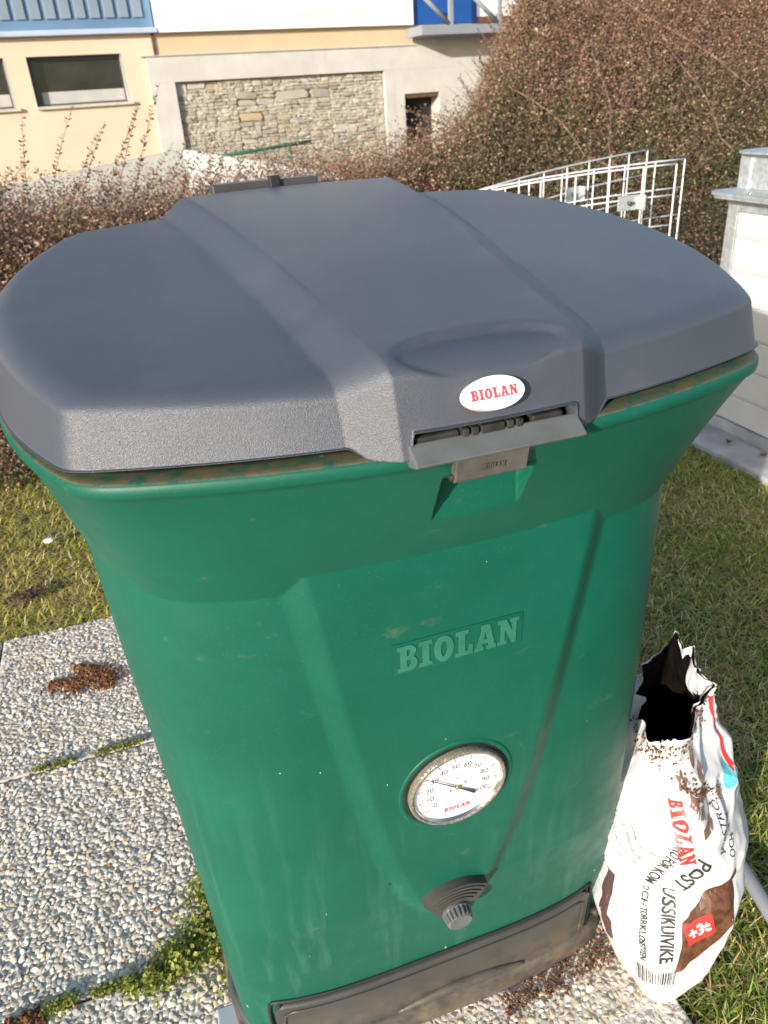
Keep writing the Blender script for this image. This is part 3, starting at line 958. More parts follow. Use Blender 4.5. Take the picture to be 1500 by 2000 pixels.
def cols_left(x, y, n):
    f = fnoise(x, y, 4.0, 1.5)
    edge = smoothstep(2.55, 2.15, y)
    r_ = rng.random(n) + .22 * f
    c = np.where((r_ < .14)[:, None], G_GREEN[rng.choice(4, n)], np.where((r_ < .66)[:, None], G_YELL[rng.choice(3, n)], G_STRAW[rng.choice(5, n)]))
    return np.minimum(c * rng.uniform(1.1, 2.1, (n, 1)), .75)
def cols_right(x, y, n):
    f = fnoise(x, y, 3.0, 2.5)
    far = smoothstep(1.4, 2.4, y)
    r_ = rng.random(n) + .30 * f - .16 * far
    c = np.where((r_ < .46)[:, None], G_GREEN[rng.choice(4, n)], np.where((r_ < .58)[:, None], G_YELL[rng.choice(3, n)], G_STRAW[rng.choice(5, n)]))
    return np.minimum(c * rng.uniform(1.1, 2.1, (n, 1)), .75)
n = 70000
x = rng.uniform(-2.2, .7, n); y = 2.085 + 1.5 * rng.random(n) ** 1.15
gl_ = link('grass', blades('grass', x, y, rng.uniform(.022, .05, n), .0028, .95, None, cols_left), M['grass'])
tag(gl_, 'short mossy yellowish grass beyond the paving on the left', 'grass', kind='stuff')
n = 150000
x = rng.uniform(.625, 2.07, n); y = rng.uniform(.15, 3.7, n)
k = (x < .40 + .80 * y + .5); x, y = x[k], y[k]; n = len(x)
gr_ = link('grass', blades('grass', x, y, rng.uniform(.022, .052, n), .0026, .80, None, cols_right), M['grass'])
tag(gr_, 'green lawn grass mixed with dry straw right of the bin', 'grass', kind='stuff')
n = 40000
x = rng.uniform(.65, 4.6, n); y = rng.uniform(2.65, 4.3, n); k = (x > 2.07) | (y > 3.6); x, y = x[k], y[k]; n = len(x)
gb_ = link('grass', blades('grass', x, y, rng.uniform(.03, .08, n), .003, .7, None, cols_right), M['grass'])
tag(gb_, 'grass at the foot of the bank behind the wire panels', 'grass', kind='stuff')

# ================================================================== COMPOST BIN
CY = 0.86
def interp(z, zs, vs):
    return np.interp(z, zs, vs)
LZ = [0, .15, .18, .37, .6, .82, .921, 1.1]
def low_params(z):
    return (interp(z, [0, .18, .5, .75, .921, 1.1], [.314, .321, .333, .345, .352, .356]),
            interp(z, LZ, [.172, .186, .192, .224, .246, .262, .268, .272]),
            interp(z, [0, .921, 1.1], [.25, .29, .30]),
            (0.0, interp(z, [0, .18, .921], [3.6, 4.0, 8.0]), interp(z, [0, .18, .921], [.65, .7, 1.42]), 42.0))
def flare_params(z):
    k = np.clip((z - .921) / .145, -2, 1)
    kc = np.clip(k, 0, 1)
    return .352 + .0395 * k, .268 + .082 * k, .29 + .055 * k, (.61 * kc, 8.0 * (1 - kc), 1.42 - .50 * kc, 48.0)
PZ = [.300, .315, .345, .39, .48, .6, .72, .81, .92, 1.1]
PH = [.000, .030, .056, .080, .106, .129, .147, .160, .176, .20]
def panel_h(x, z):
    hw = np.interp(z, PZ, PH)
    return .0115 * smoothstep(0, .032, hw - np.abs(x)) * smoothstep(.295, .33, z)
def sup_y(x, W, D, sh):
    """front depth at x: the front bow cut by the side bow"""
    x = np.abs(np.asarray(x, float))
    f = D - sh[0] * x * x - sh[1] * x ** 4
    side = np.sqrt(np.maximum(W - x, 1e-9) / sh[2])
    return np.minimum(f, side)

def bow(h, q, a, b, q4=0.0):
    """distance r along a ray with r*a = h - q*(r*b)^2 - q4*(r*b)^4"""
    lo = np.zeros_like(a); hi = np.full_like(a, 3.0)
    for _ in range(34):
        md = (lo + hi) / 2; t = (md * b) ** 2
        over = md * a + q * t + q4 * t * t > h
        hi = np.where(over, md, hi); lo = np.where(over, lo, md)
    return (lo + hi) / 2
def ring(phi, W, Df, Db, sh):
    """sh = (square bow of the front, fourth-power bow, bow of the sides, corner tightness)"""
    c, s = np.abs(np.cos(phi)), np.sin(phi)
    D = np.where(s < 0, Df, Db)
    rf = bow(D, sh[0], np.abs(s), c, sh[1])
    rs = bow(W, sh[2], c, np.abs(s))
    p = sh[3]
    mn = np.minimum(rf, rs)
    r = mn * ((rf / mn) ** -p + (rs / mn) ** -p) ** (-1 / p)
    return r * np.cos(phi), r * s

def front_surface(x, z):
    """y of the bin's front at x (from the middle) and height z"""
    Wl, Dl, _, nl = low_params(z)
    y = -sup_y(x, Wl, Dl, nl) - panel_h(x, z)
    Wf, Df, _, nf = flare_params(z)
    if z > .80:
        y = np.minimum(y, -sup_y(x, Wf, Df, nf))
    return y

bin_e = empty('compost_bin', (XC, CY, 0))
tag(bin_e, 'tall green compost bin with dark grey hinged lid and dial thermometer', 'compost bin')

def make_phi(nf, nb):
    a = np.linspace(-math.pi / 2 - .95, -math.pi / 2 + .95, nf, endpoint=False)
    b = np.linspace(-math.pi / 2 + .95, 1.5 * math.pi - .95, nb, endpoint=False)
    return np.concatenate([a, b])

def body_mesh():
    phi = make_phi(560, 180)
    zs = np.concatenate([np.linspace(0, .17, 10), np.linspace(.18, .30, 12), np.linspace(.305, .40, 30), np.linspace(.41, .88, 60), np.linspace(.885, .96, 46), np.linspace(.963, 1.062, 40)])
    rows = []
    for z in zs:
        pl = low_params(z); pf = flare_params(z)
        if z > .80 and pf[1] > pl[1]:
            # blend radius where flare meets body
            x, y = ring(phi, *pf)
        else:
            x, y = ring(phi, *pl)
        W, D, _, n = pl
        front = (y < -.05) & (np.abs(x) < .203)
        yp = -sup_y(x, W, D, n) - panel_h(x, z)
        y = np.where(front, np.minimum(y, yp), y)
        # pocket behind the latch
        mx = smoothstep(-.0385, -.0365, x) * (1 - smoothstep(.0445, .0465, x)) * float(smoothstep(.985, .988, z)) * (1 - float(smoothstep(1.044, 1.047, z)))
        yk = np.maximum(y, -.308)
        y = np.where(front, y * (1 - mx) + yk * mx, y)
        rows.append(np.stack([x, y, np.full_like(x, z)], -1))
    Wf, Df, Db, nf = flare_params(1.066)
    for dz, o in ((1.0655, .0015), (1.068, .0040), (1.072, .0046), (1.0765, .0040), (1.0785, .0024), (1.0792, 0.0), (1.0795, -.006), (1.0795, -.016), (1.0795, -.03), (1.072, -.034), (1.05, -.036)):
        x, y = ring(phi, Wf + o, Df + o, Db + o, nf)
        rows.append(np.stack([x, y, np.full_like(x, dz)], -1))
    for f in (.6, .2, .01):
        rows.append(np.stack([x * f, y * f, np.full_like(x, 1.05)], -1))
    return grid_mesh('body', np.array(rows), close_u=True)
body = link('body', body_mesh(), M['green'], bin_e)

# ---- lid
def lid_top(x, y, rho):
    dy = y + CY - .52
    return 1.130 + .112 * dy - .018 * dy * dy + .013 * (1 - rho ** 2)
def ridge_mask(x, y):
    hw = .096 + (y + CY - .52) * .112
    t = np.clip((np.abs(x) - hw + .018) / .036, 0, 1)
    return (1 - (.72 * t + .28 * t * t * (3 - 2 * t))) * (1 + .35 * smoothstep(.55, 1.1, y + CY))
LW, LDF, LDB, LN = .3945, .343, .352, (.61, 0.0, .92, 95.0)
def lid_mesh():
    phi = make_phi(620, 220)
    ex, ey = ring(phi, LW, LDF, LDB, LN)
    er = np.hypot(ex, ey)
    front = smoothstep(-.15, -.25, ey)
    ax = np.abs(ex)
    zb = np.full_like(ex, 1.0855)
    lowf = smoothstep(.069, .0715, ax) * (1 - smoothstep(.098, .116, ax))
    cen = 1 - smoothstep(.069, .0715, ax)
    zb = zb + front * (lowf * -.0085 + cen * .013)
    prof = [(.012, None, 'in'), (.010, 0, 'b'), (.004, 0, 'b'), (.0005, .0015, 'b')]
    rows = []
    def put(d, zfun, skirt):
        sc = (er - d) / er
        x, y = ex * sc, ey * sc
        rho = sc
        zt = lid_top(x, y, rho)
        rm = ridge_mask(x, y)
        fr = smoothstep(-.10, -.22, y)
        z = zfun(zt, rm)
        push = .020 * np.minimum(rm, 1) * fr * skirt
        rows.append((x, y - push, z))
    put(.016, lambda zt, rm: np.full_like(zt, 1.112), 1)
    put(.015, lambda zt, rm: zb, 1)
    put(.009, lambda zt, rm: zb, 1)
    put(.003, lambda zt, rm: zb, 1)
    put(.0006, lambda zt, rm: zb + .001, 1)
    bh = .013
    for q in np.linspace(0.03, 1, 30):
        put(.012 * q, lambda zt, rm: np.maximum(zb + .0015 + .0005 * q, 1.076 + (zt + .0170 * rm - bh - 1.076) * q), 1)
    for a in np.linspace(8, 90, 12):
        a = math.radians(a)
        d = .012 + .026 * (1 - math.cos(a))
        put(d, lambda zt, rm: zt + .0170 * rm - bh + bh * math.sin(a), 1)
    n = 74
    for i in range(1, n + 1):
        f = i / n
        rows_d = .038 + f * (er - .038) * .998
        sc = (er - rows_d) / er
        x, y = ex * sc, ey * sc
        zt = lid_top(x, y, sc)
        rm = ridge_mask(x, y)
        fr = smoothstep(-.10, -.22, y)
        wt = 1 - smoothstep(.038, .14, rows_d)
        yy = y - .020 * np.minimum(rm, 1) * fr * wt
        z = zt + .0170 * rm
        rows.append((x, yy, z))
    P = np.array([np.stack(r, -1) for r in rows])
    # finger scoop above the badge
    x, y, z = P[..., 0], P[..., 1], P[..., 2]
    top = z > 1.115
    e = np.sqrt((x / .078) ** 2 + ((y + CY - .531) / .028) ** 2)
    dent = .0052 * (1 - smoothstep(.80, 1.0, e)) * top
    P[..., 2] -= dent
    return grid_mesh('lid', P, close_u=True)
lid = link('lid', lid_mesh(), M['lid'], bin_e)

# badge on the lid
BC = Vector((-.005, .4985 - CY, 1.1215)); tl = math.radians(27)
def badge_map(a, b, off):
    u = Vector((1, 0, 0)); v = Vector((0, math.sin(tl), math.cos(tl))); n_ = Vector((0, -math.cos(tl), math.sin(tl)))
    return BC + u * a + v * b + n_ * off
decal('badge', flat_polys([ell(0, 0, .0252, .0128, 48)]), lambda a, b, o: badge_map(a, b, -.006 + o * 1.0), M['badge'], lid, .0075)
decal('badge_lettering', slab_word(.0385, .0080), lambda a, b, o: badge_map(a, b, .0016 + o), M['red_print'], lid, .0002)

# hinge cover at the back of the lid
hb = box('hinge_bar', -.105, .052, .340, .372, 1.195, 1.2285, M['hatch'], bin_e, .003)
box('hinge_clip', -.022, -.006, .334, .345, 1.215, 1.2345, M['black'], hb, .002)

# ---- latch
latch = empty('latch', (0, 0, 0), 0, bin_e)
hp = [(.4855, 1.0788), (.4880, 1.0760), (.504, 1.0715), (.511, 1.0772), (.5068, 1.0885), (.5034, 1.0905)]
hm = prism_mesh('handle', hp, lambda a, b, t: (t, a - CY, b), -.0735, .0710)
ho = link('handle', hm, M['latch'], latch)
bv = ho.modifiers.new('bevel', 'BEVEL'); bv.width = .0012; bv.segments = 2
pp = [(.5030, 1.0730), (.5085, 1.0480), (.5120, 1.0455), (.5165, 1.0485), (.5165, 1.0730)]
po = link('catch_plate', prism_mesh('catch_plate', pp, lambda a, b, t: (t, a - CY, b), -.0335, .0305), M['latch_plate'], latch)
bv = po.modifiers.new('bevel', 'BEVEL'); bv.width = .001; bv.segments = 2
box('pivot_pin', -.0365, .0335, .5105 - CY, .5165 - CY, 1.0475, 1.0535, M['black_dusty'], latch, .002)
decal('plate_lettering', slab_word(.019, .0055), lambda a, b, o: (-.001 + a, .5052 - CY + (-.0052 * (b / .022)) - o - .0003, 1.0585 + b), M['latch_plate'], latch, .0007)
for k, (a, b_, c) in enumerate(((-.066, -.030, M['black_dusty']), (.032, .060, M['black_dusty']))):
    box('hook_block', a, b_, .505 - CY, .535 - CY, 1.084, 1.094, c, latch, .002)
for a, b_ in ((-.029, -.0235), (-.0215, -.0155), (-.0135, .0065), (.0085, .0145), (.0165, .0225)):
    box('hook_rib', a, b_, .501 - CY, .532 - CY, 1.079, 1.0955, M['black_dusty'], latch, .001)
box('latch_bed', -.068, .068, .522 - CY, .545 - CY, 1.066, 1.1005, M['black'], latch, .002)

# ---- raised lettering on the body
TEXT_Z = .8215
def on_front(a, b, off, z0=TEXT_Z):
    z = z0 + b
    e = 1e-3
    y = float(front_surface(a, z))
    return (a, y - off, z)
decal('lettering_plate', refine(flat_polys([[(-.0725, -.0205), (.0725, -.0205), (.0725, .0205), (-.0725, .0205)]]), .012), lambda a, b, o: on_front(a, b, .0006 + o), M['emboss_plate'], body, .0004)
decal('raised_lettering', slab_word(.136, .0335), lambda a, b, o: on_front(a, b, .0011 + o), M['emboss_letter'], body, .0010)

# ---- thermometer
TZ = .601
ty = float(front_surface(0, TZ))
sl_ = (float(front_surface(0, TZ + .06)) - float(front_surface(0, TZ - .06))) / .12   # dy/dz
tn = Vector((0, -1, sl_)).normalized(); tv = Vector((0, sl_, 1)).normalized(); tu = Vector((1, 0, 0))
if tn.y > 0: tn = -tn
TO = Vector((0, ty, TZ))
def thm(a, b, off):
    return TO + tu * a + tv * b + tn * off
def lathe_t(name, prof, mat, parent, seg=96):
    P = np.array([[thm(r * math.cos(2 * math.pi * k / seg), r * math.sin(2 * math.pi * k / seg), h) for k in range(seg)] for r, h in prof])
    return link(name, grid_mesh(name, P, close_u=True), mat, parent)
therm = empty('thermometer', (0, 0, 0), 0, bin_e)
lathe_t('green_collar', [(.0745, -.004), (.0732, .0002), (.0712, .0007), (.0690, .0006), (.0668, -.0002), (.0650, -.004)], M['green'], therm)
lathe_t('gap_shade_ring', [(.0675, -.0005), (.0655, .0000), (.0600, .0000)], M['black'], therm)  # flat black ring drawn as the shade in the gap round the bezel
lathe_t('bezel', [(.0618, -.004), (.0622, .003), (.0618, .0065), (.0606, .0080), (.0590, .0084), (.0574, .0078), (.0566, .0066)], M['bezel'], therm)
lathe_t('inner_wall', [(.0566, .0067), (.0558, .0052), (.0548, .0030)], M['steel'], therm)
P = np.array([[thm(r * math.cos(2 * math.pi * k / 72), r * math.sin(2 * math.pi * k / 72), .0030) for k in range(72)] for r in (.0553, .03, .0001)])
link('dial', grid_mesh('dial', P, close_u=True), M['dial'], therm)
def ang(v):   # degrees clockwise from the top for a temperature
    return -128 + v * 2.46
def dialmap(a, b, o):
    return thm(a, b, .0033 + o)
ticks = []
for v in range(0, 101):
    A = math.radians(ang(v)); long = v % 10 == 0; mid = v % 5 == 0
    r1, r0 = .0515, (.0448 if long else .0475 if mid else .0483)
    w = .00055 if long else .00026
    d = (math.sin(A), math.cos(A)); p = (d[1], -d[0])
    ticks.append([(d[0] * r + p[0] * s * w, d[1] * r + p[1] * s * w) for r, s in ((r0, -1), (r0, 1), (r1, 1), (r1, -1))])
decal('scale_marks', flat_polys(ticks), dialmap, M['dial_black'], therm)
for v in range(0, 101, 10):
    A = math.radians(ang(v))
    r = .0362
    t_ = flat_text(str(v), .0112, sx=.92)
    decal('numeral', t_, lambda a, b, o, A=A, r=r: dialmap(a + r * math.sin(A), b + r * math.cos(A), o), M['dial_black'], therm)
decal('unit_sign', flat_text('°C', .0095), lambda a, b, o: dialmap(a - .001, b + .0165, o), M['dial_black'], therm)
decal('dial_lettering', slab_word(.034, .0066), lambda a, b, o: dialmap(a, b - .0375, o), M['red_print'], therm)
A = math.radians(ang(31)); nd = (math.sin(A), math.cos(A)); npd = (nd[1], -nd[0])
npoly = [(-.029, 1.9), (-.027, 2.3), (-.010, 1.2), (.010, .9), (.047, .28), (.047, -.28), (.010, -.9), (-.010, -1.2), (-.027, -2.3), (-.029, -1.9)]
decal('needle', flat_polys([[(nd[0] * r + npd[0] * w * .001, nd[1] * r + npd[1] * w * .001) for r, w in npoly]]), lambda a, b, o: thm(a, b, .0052 + o), M['dial_black'], therm, .0004)
lathe_t('pivot', [(.0032, .0030), (.0032, .0056), (.0020, .0062), (.0001, .0064)], M['brass'], therm, 24)
for s in (-1, 1):
    P = np.array([[thm(s * .0095 + r * math.cos(2 * math.pi * k / 16), s * .0042 + r * math.sin(2 * math.pi * k / 16), h) for k in range(16)] for r, h in ((.0018, .0031), (.0016, .0038), (.0001, .0040))])
    link('rivet', grid_mesh('rivet', P, close_u=True), M['brass'], therm)
mt, nt, b = nodes_of("clear_glass")
gl = N(nt, 'ShaderNodeBsdfGlossy'); gl.inputs['Roughness'].default_value = .03
tr = N(nt, 'ShaderNodeBsdfTransparent'); ms = N(nt, 'ShaderNodeMixShader'); ms.inputs[0].default_value = .05
nt.links.new(tr.outputs[0], ms.inputs[1]); nt.links.new(gl.outputs[0], ms.inputs[2])
nt.links.new(ms.outputs[0], nt.nodes['Material Output'].inputs[0])
M['clear'] = mt
P = np.array([[thm(r * math.cos(2 * math.pi * k / 72), r * math.sin(2 * math.pi * k / 72), .0068 + .0008 * (1 - (r / .055) ** 2)) for k in range(72)] for r in (.0550, .03, .0001)])
link('glass_cover', grid_mesh('glass_cover', P, close_u=True), M['clear'], therm)

# ---- air vent with knob
VZ = .341
vy = float(front_surface(0, VZ + .03)) - .001
sl_ = (float(front_surface(0, VZ + .07)) - float(front_surface(0, VZ - .0))) / .07
vn = Vector((0, -1, sl_)).normalized(); vv = Vector((0, sl_, 1)).normalized()
if vn.y > 0: vn = -vn
VO = Vector((0, vy, VZ)) - vv * .0
def vmap(a, b, off):
    return VO + Vector((1, 0, 0)) * a + vv * b + vn * off + Vector((0, 1, 0)) * 0
vent = empty('air_vent', (0, 0, 0), 0, bin_e)
def sector(r0, r1, half, n=28):
    A = [math.radians(-half + 2 * half * i / n) for i in range(n + 1)]
    return [(r1 * math.sin(a), r1 * math.cos(a)) for a in A] + [(r0 * math.sin(a), r0 * math.cos(a)) for a in reversed(A)]
plate = decal('fan_plate', flat_polys([[(-.018, -.008), (-.010, -.020), (0, -.024), (.010, -.020), (.018, -.008)] + list(reversed([(.0640 * math.sin(math.radians(t)), .0640 * math.cos(math.radians(t))) for t in range(-47, 48, 3)]))]), lambda a, b, o: vmap(a, b, -.006 + o), M['hatch'], vent, .0125)
for r in (.0330, .0405, .0480, .0555):
    decal('rib', flat_polys([sector(r, r + .0042, 44 - (.06 - r) * 120)]), lambda a, b, o: vmap(a, b, .0062 + o), M['hatch'], plate, .0022)
seg = 72
def kr(k, base):
    return base * (1 + .055 * (1 if (k // 2) % 2 else -1))
rows = []
for r, h, rib in ((.0205, .006, 0), (.0205, .010, 0), (.0188, .011, 1), (.0172, .022, 1), (.0157, .0238, 0), (.0001, .024, 0)):
    rows.append([vmap((kr(k, r) if rib else r) * math.cos(2 * math.pi * k / seg), .006 + (kr(k, r) if rib else r) * math.sin(2 * math.pi * k / seg), h) for k in range(seg)])
link('knob', grid_mesh('knob', np.array(rows), close_u=True, smooth=False), M['latch'], vent)

# ---- lower hatch, base and side tubes
def low_y(x, z):
    W, D, _, n = low_params(z)
    return -sup_y(x, W, D, n)
def hatch_outline(z):
    """half width at height z with rounded upper corners"""
    r = .022; top = .177
    if z > top - r:
        return .262 - r + math.sqrt(max(0, r * r - (z - (top - r)) ** 2))
    return .262
rows = []
def hrow(z, off, inset=0.0):
    hw = max(.01, hatch_outline(z) - inset)
    xs = np.linspace(-hw, hw, 90)
    return np.stack([xs, low_y(xs, z) - off, np.full_like(xs, z)], -1)
HZ = np.concatenate([np.linspace(.0, .15, 16), .155 + .022 * np.sin(np.linspace(0, math.pi / 2, 10))[1:]])
# shell: back edge -> rim -> front sheet
front_rows = [hrow(z, .009 if z < .172 else .006) for z in HZ]
hm = grid_mesh('hatch', np.array(front_rows))
hatch = link('hatch', hm, M['hatch'], bin_e)
so = hatch.modifiers.new('thickness', 'SOLIDIFY'); so.thickness = .012; so.offset = -1
so2 = hatch.modifiers.new('bevel', 'BEVEL'); so2.width = .003; so2.segments = 2; so2.limit_method = 'ANGLE'
# raised inner border line of the hatch
border = []
for s in np.linspace(-1, 1, 60):
    x = s * .236
    border.append((x, float(low_y(x, .158)) - .0105, .160 - .0 * abs(s)))
left = [(-.250, float(low_y(-.250, z)) - .010, z) for z in (.02, .08, .13)]
right = [(.250, float(low_y(.250, z)) - .010, z) for z in (.13, .08, .02)]
link('hatch_bead', tube_mesh('hatch_bead', left + [(-.247, float(low_y(-.247, .148)) - .010, .150)] + border + [(.247, float(low_y(.247, .148)) - .010, .150)] + right, .0022, 8), M['hatch'], hatch)
# black tube standing in for the shade in the slot between body and hatch
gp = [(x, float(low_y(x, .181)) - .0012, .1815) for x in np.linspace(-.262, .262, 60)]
link('hatch_gap_shade', tube_mesh('hatch_gap_shade', [(-.268, float(low_y(-.268, .10)) - .001, .03), (-.268, float(low_y(-.268, .15)) - .001, .15), (-.266, float(low_y(-.266, .172)) - .001, .172)] + gp + [(.268, float(low_y(.268, .172)) - .001, .172), (.270, float(low_y(.270, .15)) - .001, .15), (.270, float(low_y(.270, .1)) - .001, .03)], .0030, 8), M['black'], bin_e)
# grip recess and catch on the hatch
grip = [(x, float(low_y(x, .062 + .018 * (1 - (abs(x - .03) / .11) ** 2))) - .0105, .062 + .018 * (1 - (abs(x - .03) / .11) ** 2)) for x in np.linspace(-.08, .14, 24)]
link('grip', tube_mesh('grip', grip, [.003 + .006 * math.sin(math.pi * i / 23) for i in range(24)], 10), M['hatch'], hatch)
cpts = []
for i in range(26):
    t = i / 25
    ph = -math.pi / 2 + 1.03 + t * .52
    W, D, Db, n = low_params(.07)
    x, y = ring(np.array([ph]), W + .012, D + .012, Db, n)
    cpts.append((float(x[0]), float(y[0]), .085 + .025 * t))
link('side_catch', tube_mesh('side_catch', cpts, [.006 + .010 * math.sin(math.pi * min(1, (i + 1) / 14) / 2) for i in range(26)], 12), M['black_dusty'], bin_e)
# foot ring
rows = []
phi = make_phi(120, 80)
for z, o in ((0.0, .010), (.030, .013), (.052, .010), (.056, .004), (.056, -.004)):
    W, D, Db, n = low_params(z)
    x, y = ring(phi, W + o, D + o + .004, Db + o, n)
    rows.append(np.stack([x, y, np.full_like(x, z)], -1))
link('foot_ring', grid_mesh('foot_ring', np.array(rows), close_u=True), M['hatch'], bin_e)
link('side_tube', tube_mesh('side_tube', [(-.298, -.03, .108), (-.310, -.06, .104), (-.3145, -.085, .099), (-.302, -.125, .091), (-.285, -.152, .085), (-.268, -.172, .080), (-.25, -.172, .078)], .0115, 14), M['frame_tube'], bin_e)
box('corner_bracket', -.352, -.318, -.135, -.062, 0.0, .034, M['pale_metal'], bin_e, .003)

# ================================================================== WIRE PANELS
UW = tube_mesh('wire', [(0, 0, 0), (0, 0, 1)], 1.0, 8)
UW.materials.append(M['white_wire'])
def wire(name, p, q, r, parent):
    p, q = Vector(p), Vector(q); d = q - p
    o = link(name, UW, None, parent)
    o.location = p
    o.rotation_euler = d.to_track_quat('Z', 'Y').to_euler()
    o.scale = (r, r, d.length)
    return o
def wire_panel(p0, p1, top, nv, rows, label, plates=()):
    rt = empty('wire_panel', (p0[0], p0[1], 0), math.atan2(p1[1] - p0[1], p1[0] - p0[0]))
    L = math.hypot(p1[0] - p0[0], p1[1] - p0[1])
    tag(rt, label, 'wire panel', 'white wire panels leaning together behind the bin')
    r = .0033
    for i in range(nv + 1):
        wire('upright_wire', (L * i / nv, 0, .02), (L * i / nv, 0, top - .045 * (1 - i / nv) ** 2.5), r * (1.15 if i == nv else 1), rt)
    for k, z in enumerate(rows):
        yo = 0 if k == 0 else .007
        pts = [(L * t, yo, z - .045 * (1 - t) ** 2.5 * (z > .5)) for t in np.linspace(0, 1, 9)]
        link('cross_wire', tube_mesh('cross_wire', pts, r * (1.15 if k == 0 else 1), 7), M['white_wire'], rt)
    for u, z in plates:
        pl = box('clamp_plate', u - .055, u + .055, -.012, -.006, z - .030, z + .032, M['galv'], rt, .002)
        box('plate_flange', u + .050, u + .056, -.05, -.013, z - .030, z + .032, M['galv'], pl, .001)
        link('bolt', tube_mesh('bolt', [(u - .004, -.028, z), (u - .004, -.012, z)], .009, 6), M['frame_dark'], pl)
        link('bolt', tube_mesh('bolt', [(u + .014, -.024, z), (u + .014, -.012, z)], .006, 6), M['frame_dark'], pl)
    return rt
rows = [1.0, .88, .76, .60, .45, .30, .15, .03]
wire_panel((1.40, 3.14), (2.773, 3.823), 1.0, 8, rows, 'white wire mesh panel farthest back of the three behind the bin', ((.80, .865),))
wire_panel((1.40, 3.17), (2.53, 3.205), 1.0, 7, rows, 'white wire mesh panel reaching farthest right, middle of the three')
wire_panel((1.40, 3.09), (2.356, 3.035), 1.0, 6, [1.0, .875, .75, .60, .45, .30, .15, .03], 'front white wire mesh panel of the three, with bolted clamp plate', ((.735, .862),))

# ================================================================== CABINET ON THE RIGHT
cab = empty('cabinet', (2.24, 1.0, 0))
tag(cab, 'cream panelled garden cabinet with galvanised trim at the right edge', 'cabinet')
box('core', .012, .60, .02, 1.53, .02, .87, M['cab_panel'], cab)
zz = [.07, .165, .185, .285, .305, .405, .425, .525, .545, .645, .665, .765, .785, .868]
for i in range(0, len(zz) - 1, 2):
    box('panel_board', -.004, .010, .02, 1.49, zz[i], zz[i + 1] + .010, M['cab_panel'], cab, .003)
    if i + 2 < len(zz):
        box('panel_strip', .001, .010, .02, 1.49, zz[i + 1] + .0115, zz[i + 2] - .0015, M['cab_panel'], cab, .001)
box('plinth', -.012, .60, .0, 1.535, .018, .066, M['strip'], cab, .003)
box('corner_post', -.010, .05, 1.492, 1.545, .067, .905, M['galv'], cab, .002)
box('top_rail', -.012, .04, .02, 1.49, .869, .918, M['galv'], cab, .002)
def stadium(x0, x1, y0, y1, r, n=10):
    P = []
    for cx, cy, a0 in ((x1 - r, y1 - r, 0), (x0 + r, y1 - r, 90), (x0 + r, y0 + r, 180), (x1 - r, y0 + r, 270)):
        P += [(cx + r * math.cos(math.radians(a0 + 90 * i / n)), cy + r * math.sin(math.radians(a0 + 90 * i / n))) for i in range(n + 1)]
    return P
link('top_plate', prism_mesh('top_plate', stadium(-.085, .7, -.3, 1.615, .09), lambda a, b, t: (a, b, t), .930, .938), M['galv'], cab)
link('top_lip', prism_mesh('top_lip', stadium(-.080, .69, -.29, 1.605, .09), lambda a, b, t: (a, b, t), .919, .9295), M['galv'], cab)
box('flue_box', .06, .5, .9, 1.575, .9385, 1.062, M['galv'], cab, .002)
box('flue_corner', .052, .075, 1.53, 1.583, .9386, 1.061, M['galv'], cab, .001)
link('flue_cap', prism_mesh('flue_cap', stadium(.02, .56, .86, 1.63, .11), lambda a, b, t: (a, b, t), 1.0625, 1.069), M['galv'], cab)
link('flue_pipe', tube_mesh('flue_pipe', [(.30, 1.35, 1.069), (.30, 1.35, 1.9)], .06, 20), M['galv'], cab)
link('plate_screw', tube_mesh('plate_screw', [(-.03, 1.42, .938), (-.03, 1.42, .943)], .007, 8), M['steel'], cab)

# ================================================================== PEAT SACK
SACK_C = (.634, .634)
EF = np.array([-.68, -.733]); ER = np.array([.733, -.68])
def nz(p, s, o=0.0):
    return mnoise.noise(Vector((p[0] * s + o, p[1] * s - o, p[2] * s + o * .5)))
def sack_rim(a):
    """height of the torn mouth around the sack"""
    return .468 - .020 * math.cos(a) + .018 * math.sin(a) + .012 * nz((math.cos(a), math.sin(a), 0), 2.6, 3.1) + .003 * nz((math.cos(a), math.sin(a), 0), 11, 1.7)
SZ = [-.012, .006, .05, .12, .20, .28, .34, .40, .46, .56]
SA = [.026, .046, .074, .098, .112, .108, .090, .060, .033, .026]     # half width across the view
SB = [.066, .090, .102, .109, .110, .106, .100, .090, .078, .070]     # half depth along the view
def sack_point(a, z, off=0.0):
    ra = np.interp(z, SZ, SA); rb = np.interp(z, SZ, SB)
    sn, cs = math.sin(a), math.cos(a)
    e = .86 + .50 * float(smoothstep(.37, .46, z))
    sx = math.copysign(abs(sn) ** e, sn); sy = math.copysign(abs(cs) ** e, cs)
    # axis leans back and to the right as it rises, waist fold
    cx = SACK_C[0] + .115 * z; cy_ = SACK_C[1] + .287 * z
    fold = -.011 * math.exp(-((z - .208 - .02 * sn) / .013) ** 2) * max(0, cs + .3)
    q = (sn * .13, cs * .11, z)
    amp = 1.0 * min(1, .25 + z / .12)
    d = fold
    r1 = 1 - abs(nz(q, 7, 1.3)) * 2
    r2 = 1 - abs(nz(q, 15, 5.2)) * 2
    d += amp * (.0110 * r1 * abs(r1) + .0060 * r2 + .008 * nz(q, 9, 8.0) + .0022 * (1 - abs(nz(q, 34, 2.2)) * 2)) * (1 + 1.0 * min(1, max(0, (z - .25) / .12)))
    wr = float(smoothstep(.27, .43, z))
    d += wr * (.0040 * math.sin(5 * a + 9 * z + 1.0) + .0016 * math.sin(11 * a - 14 * z))
    ra += d + off; rb += d + off
    x = cx + ER[0] * ra * sx + EF[0] * rb * sy
    y = cy_ + ER[1] * ra * sx + EF[1] * rb * sy
    return (x, y, z)
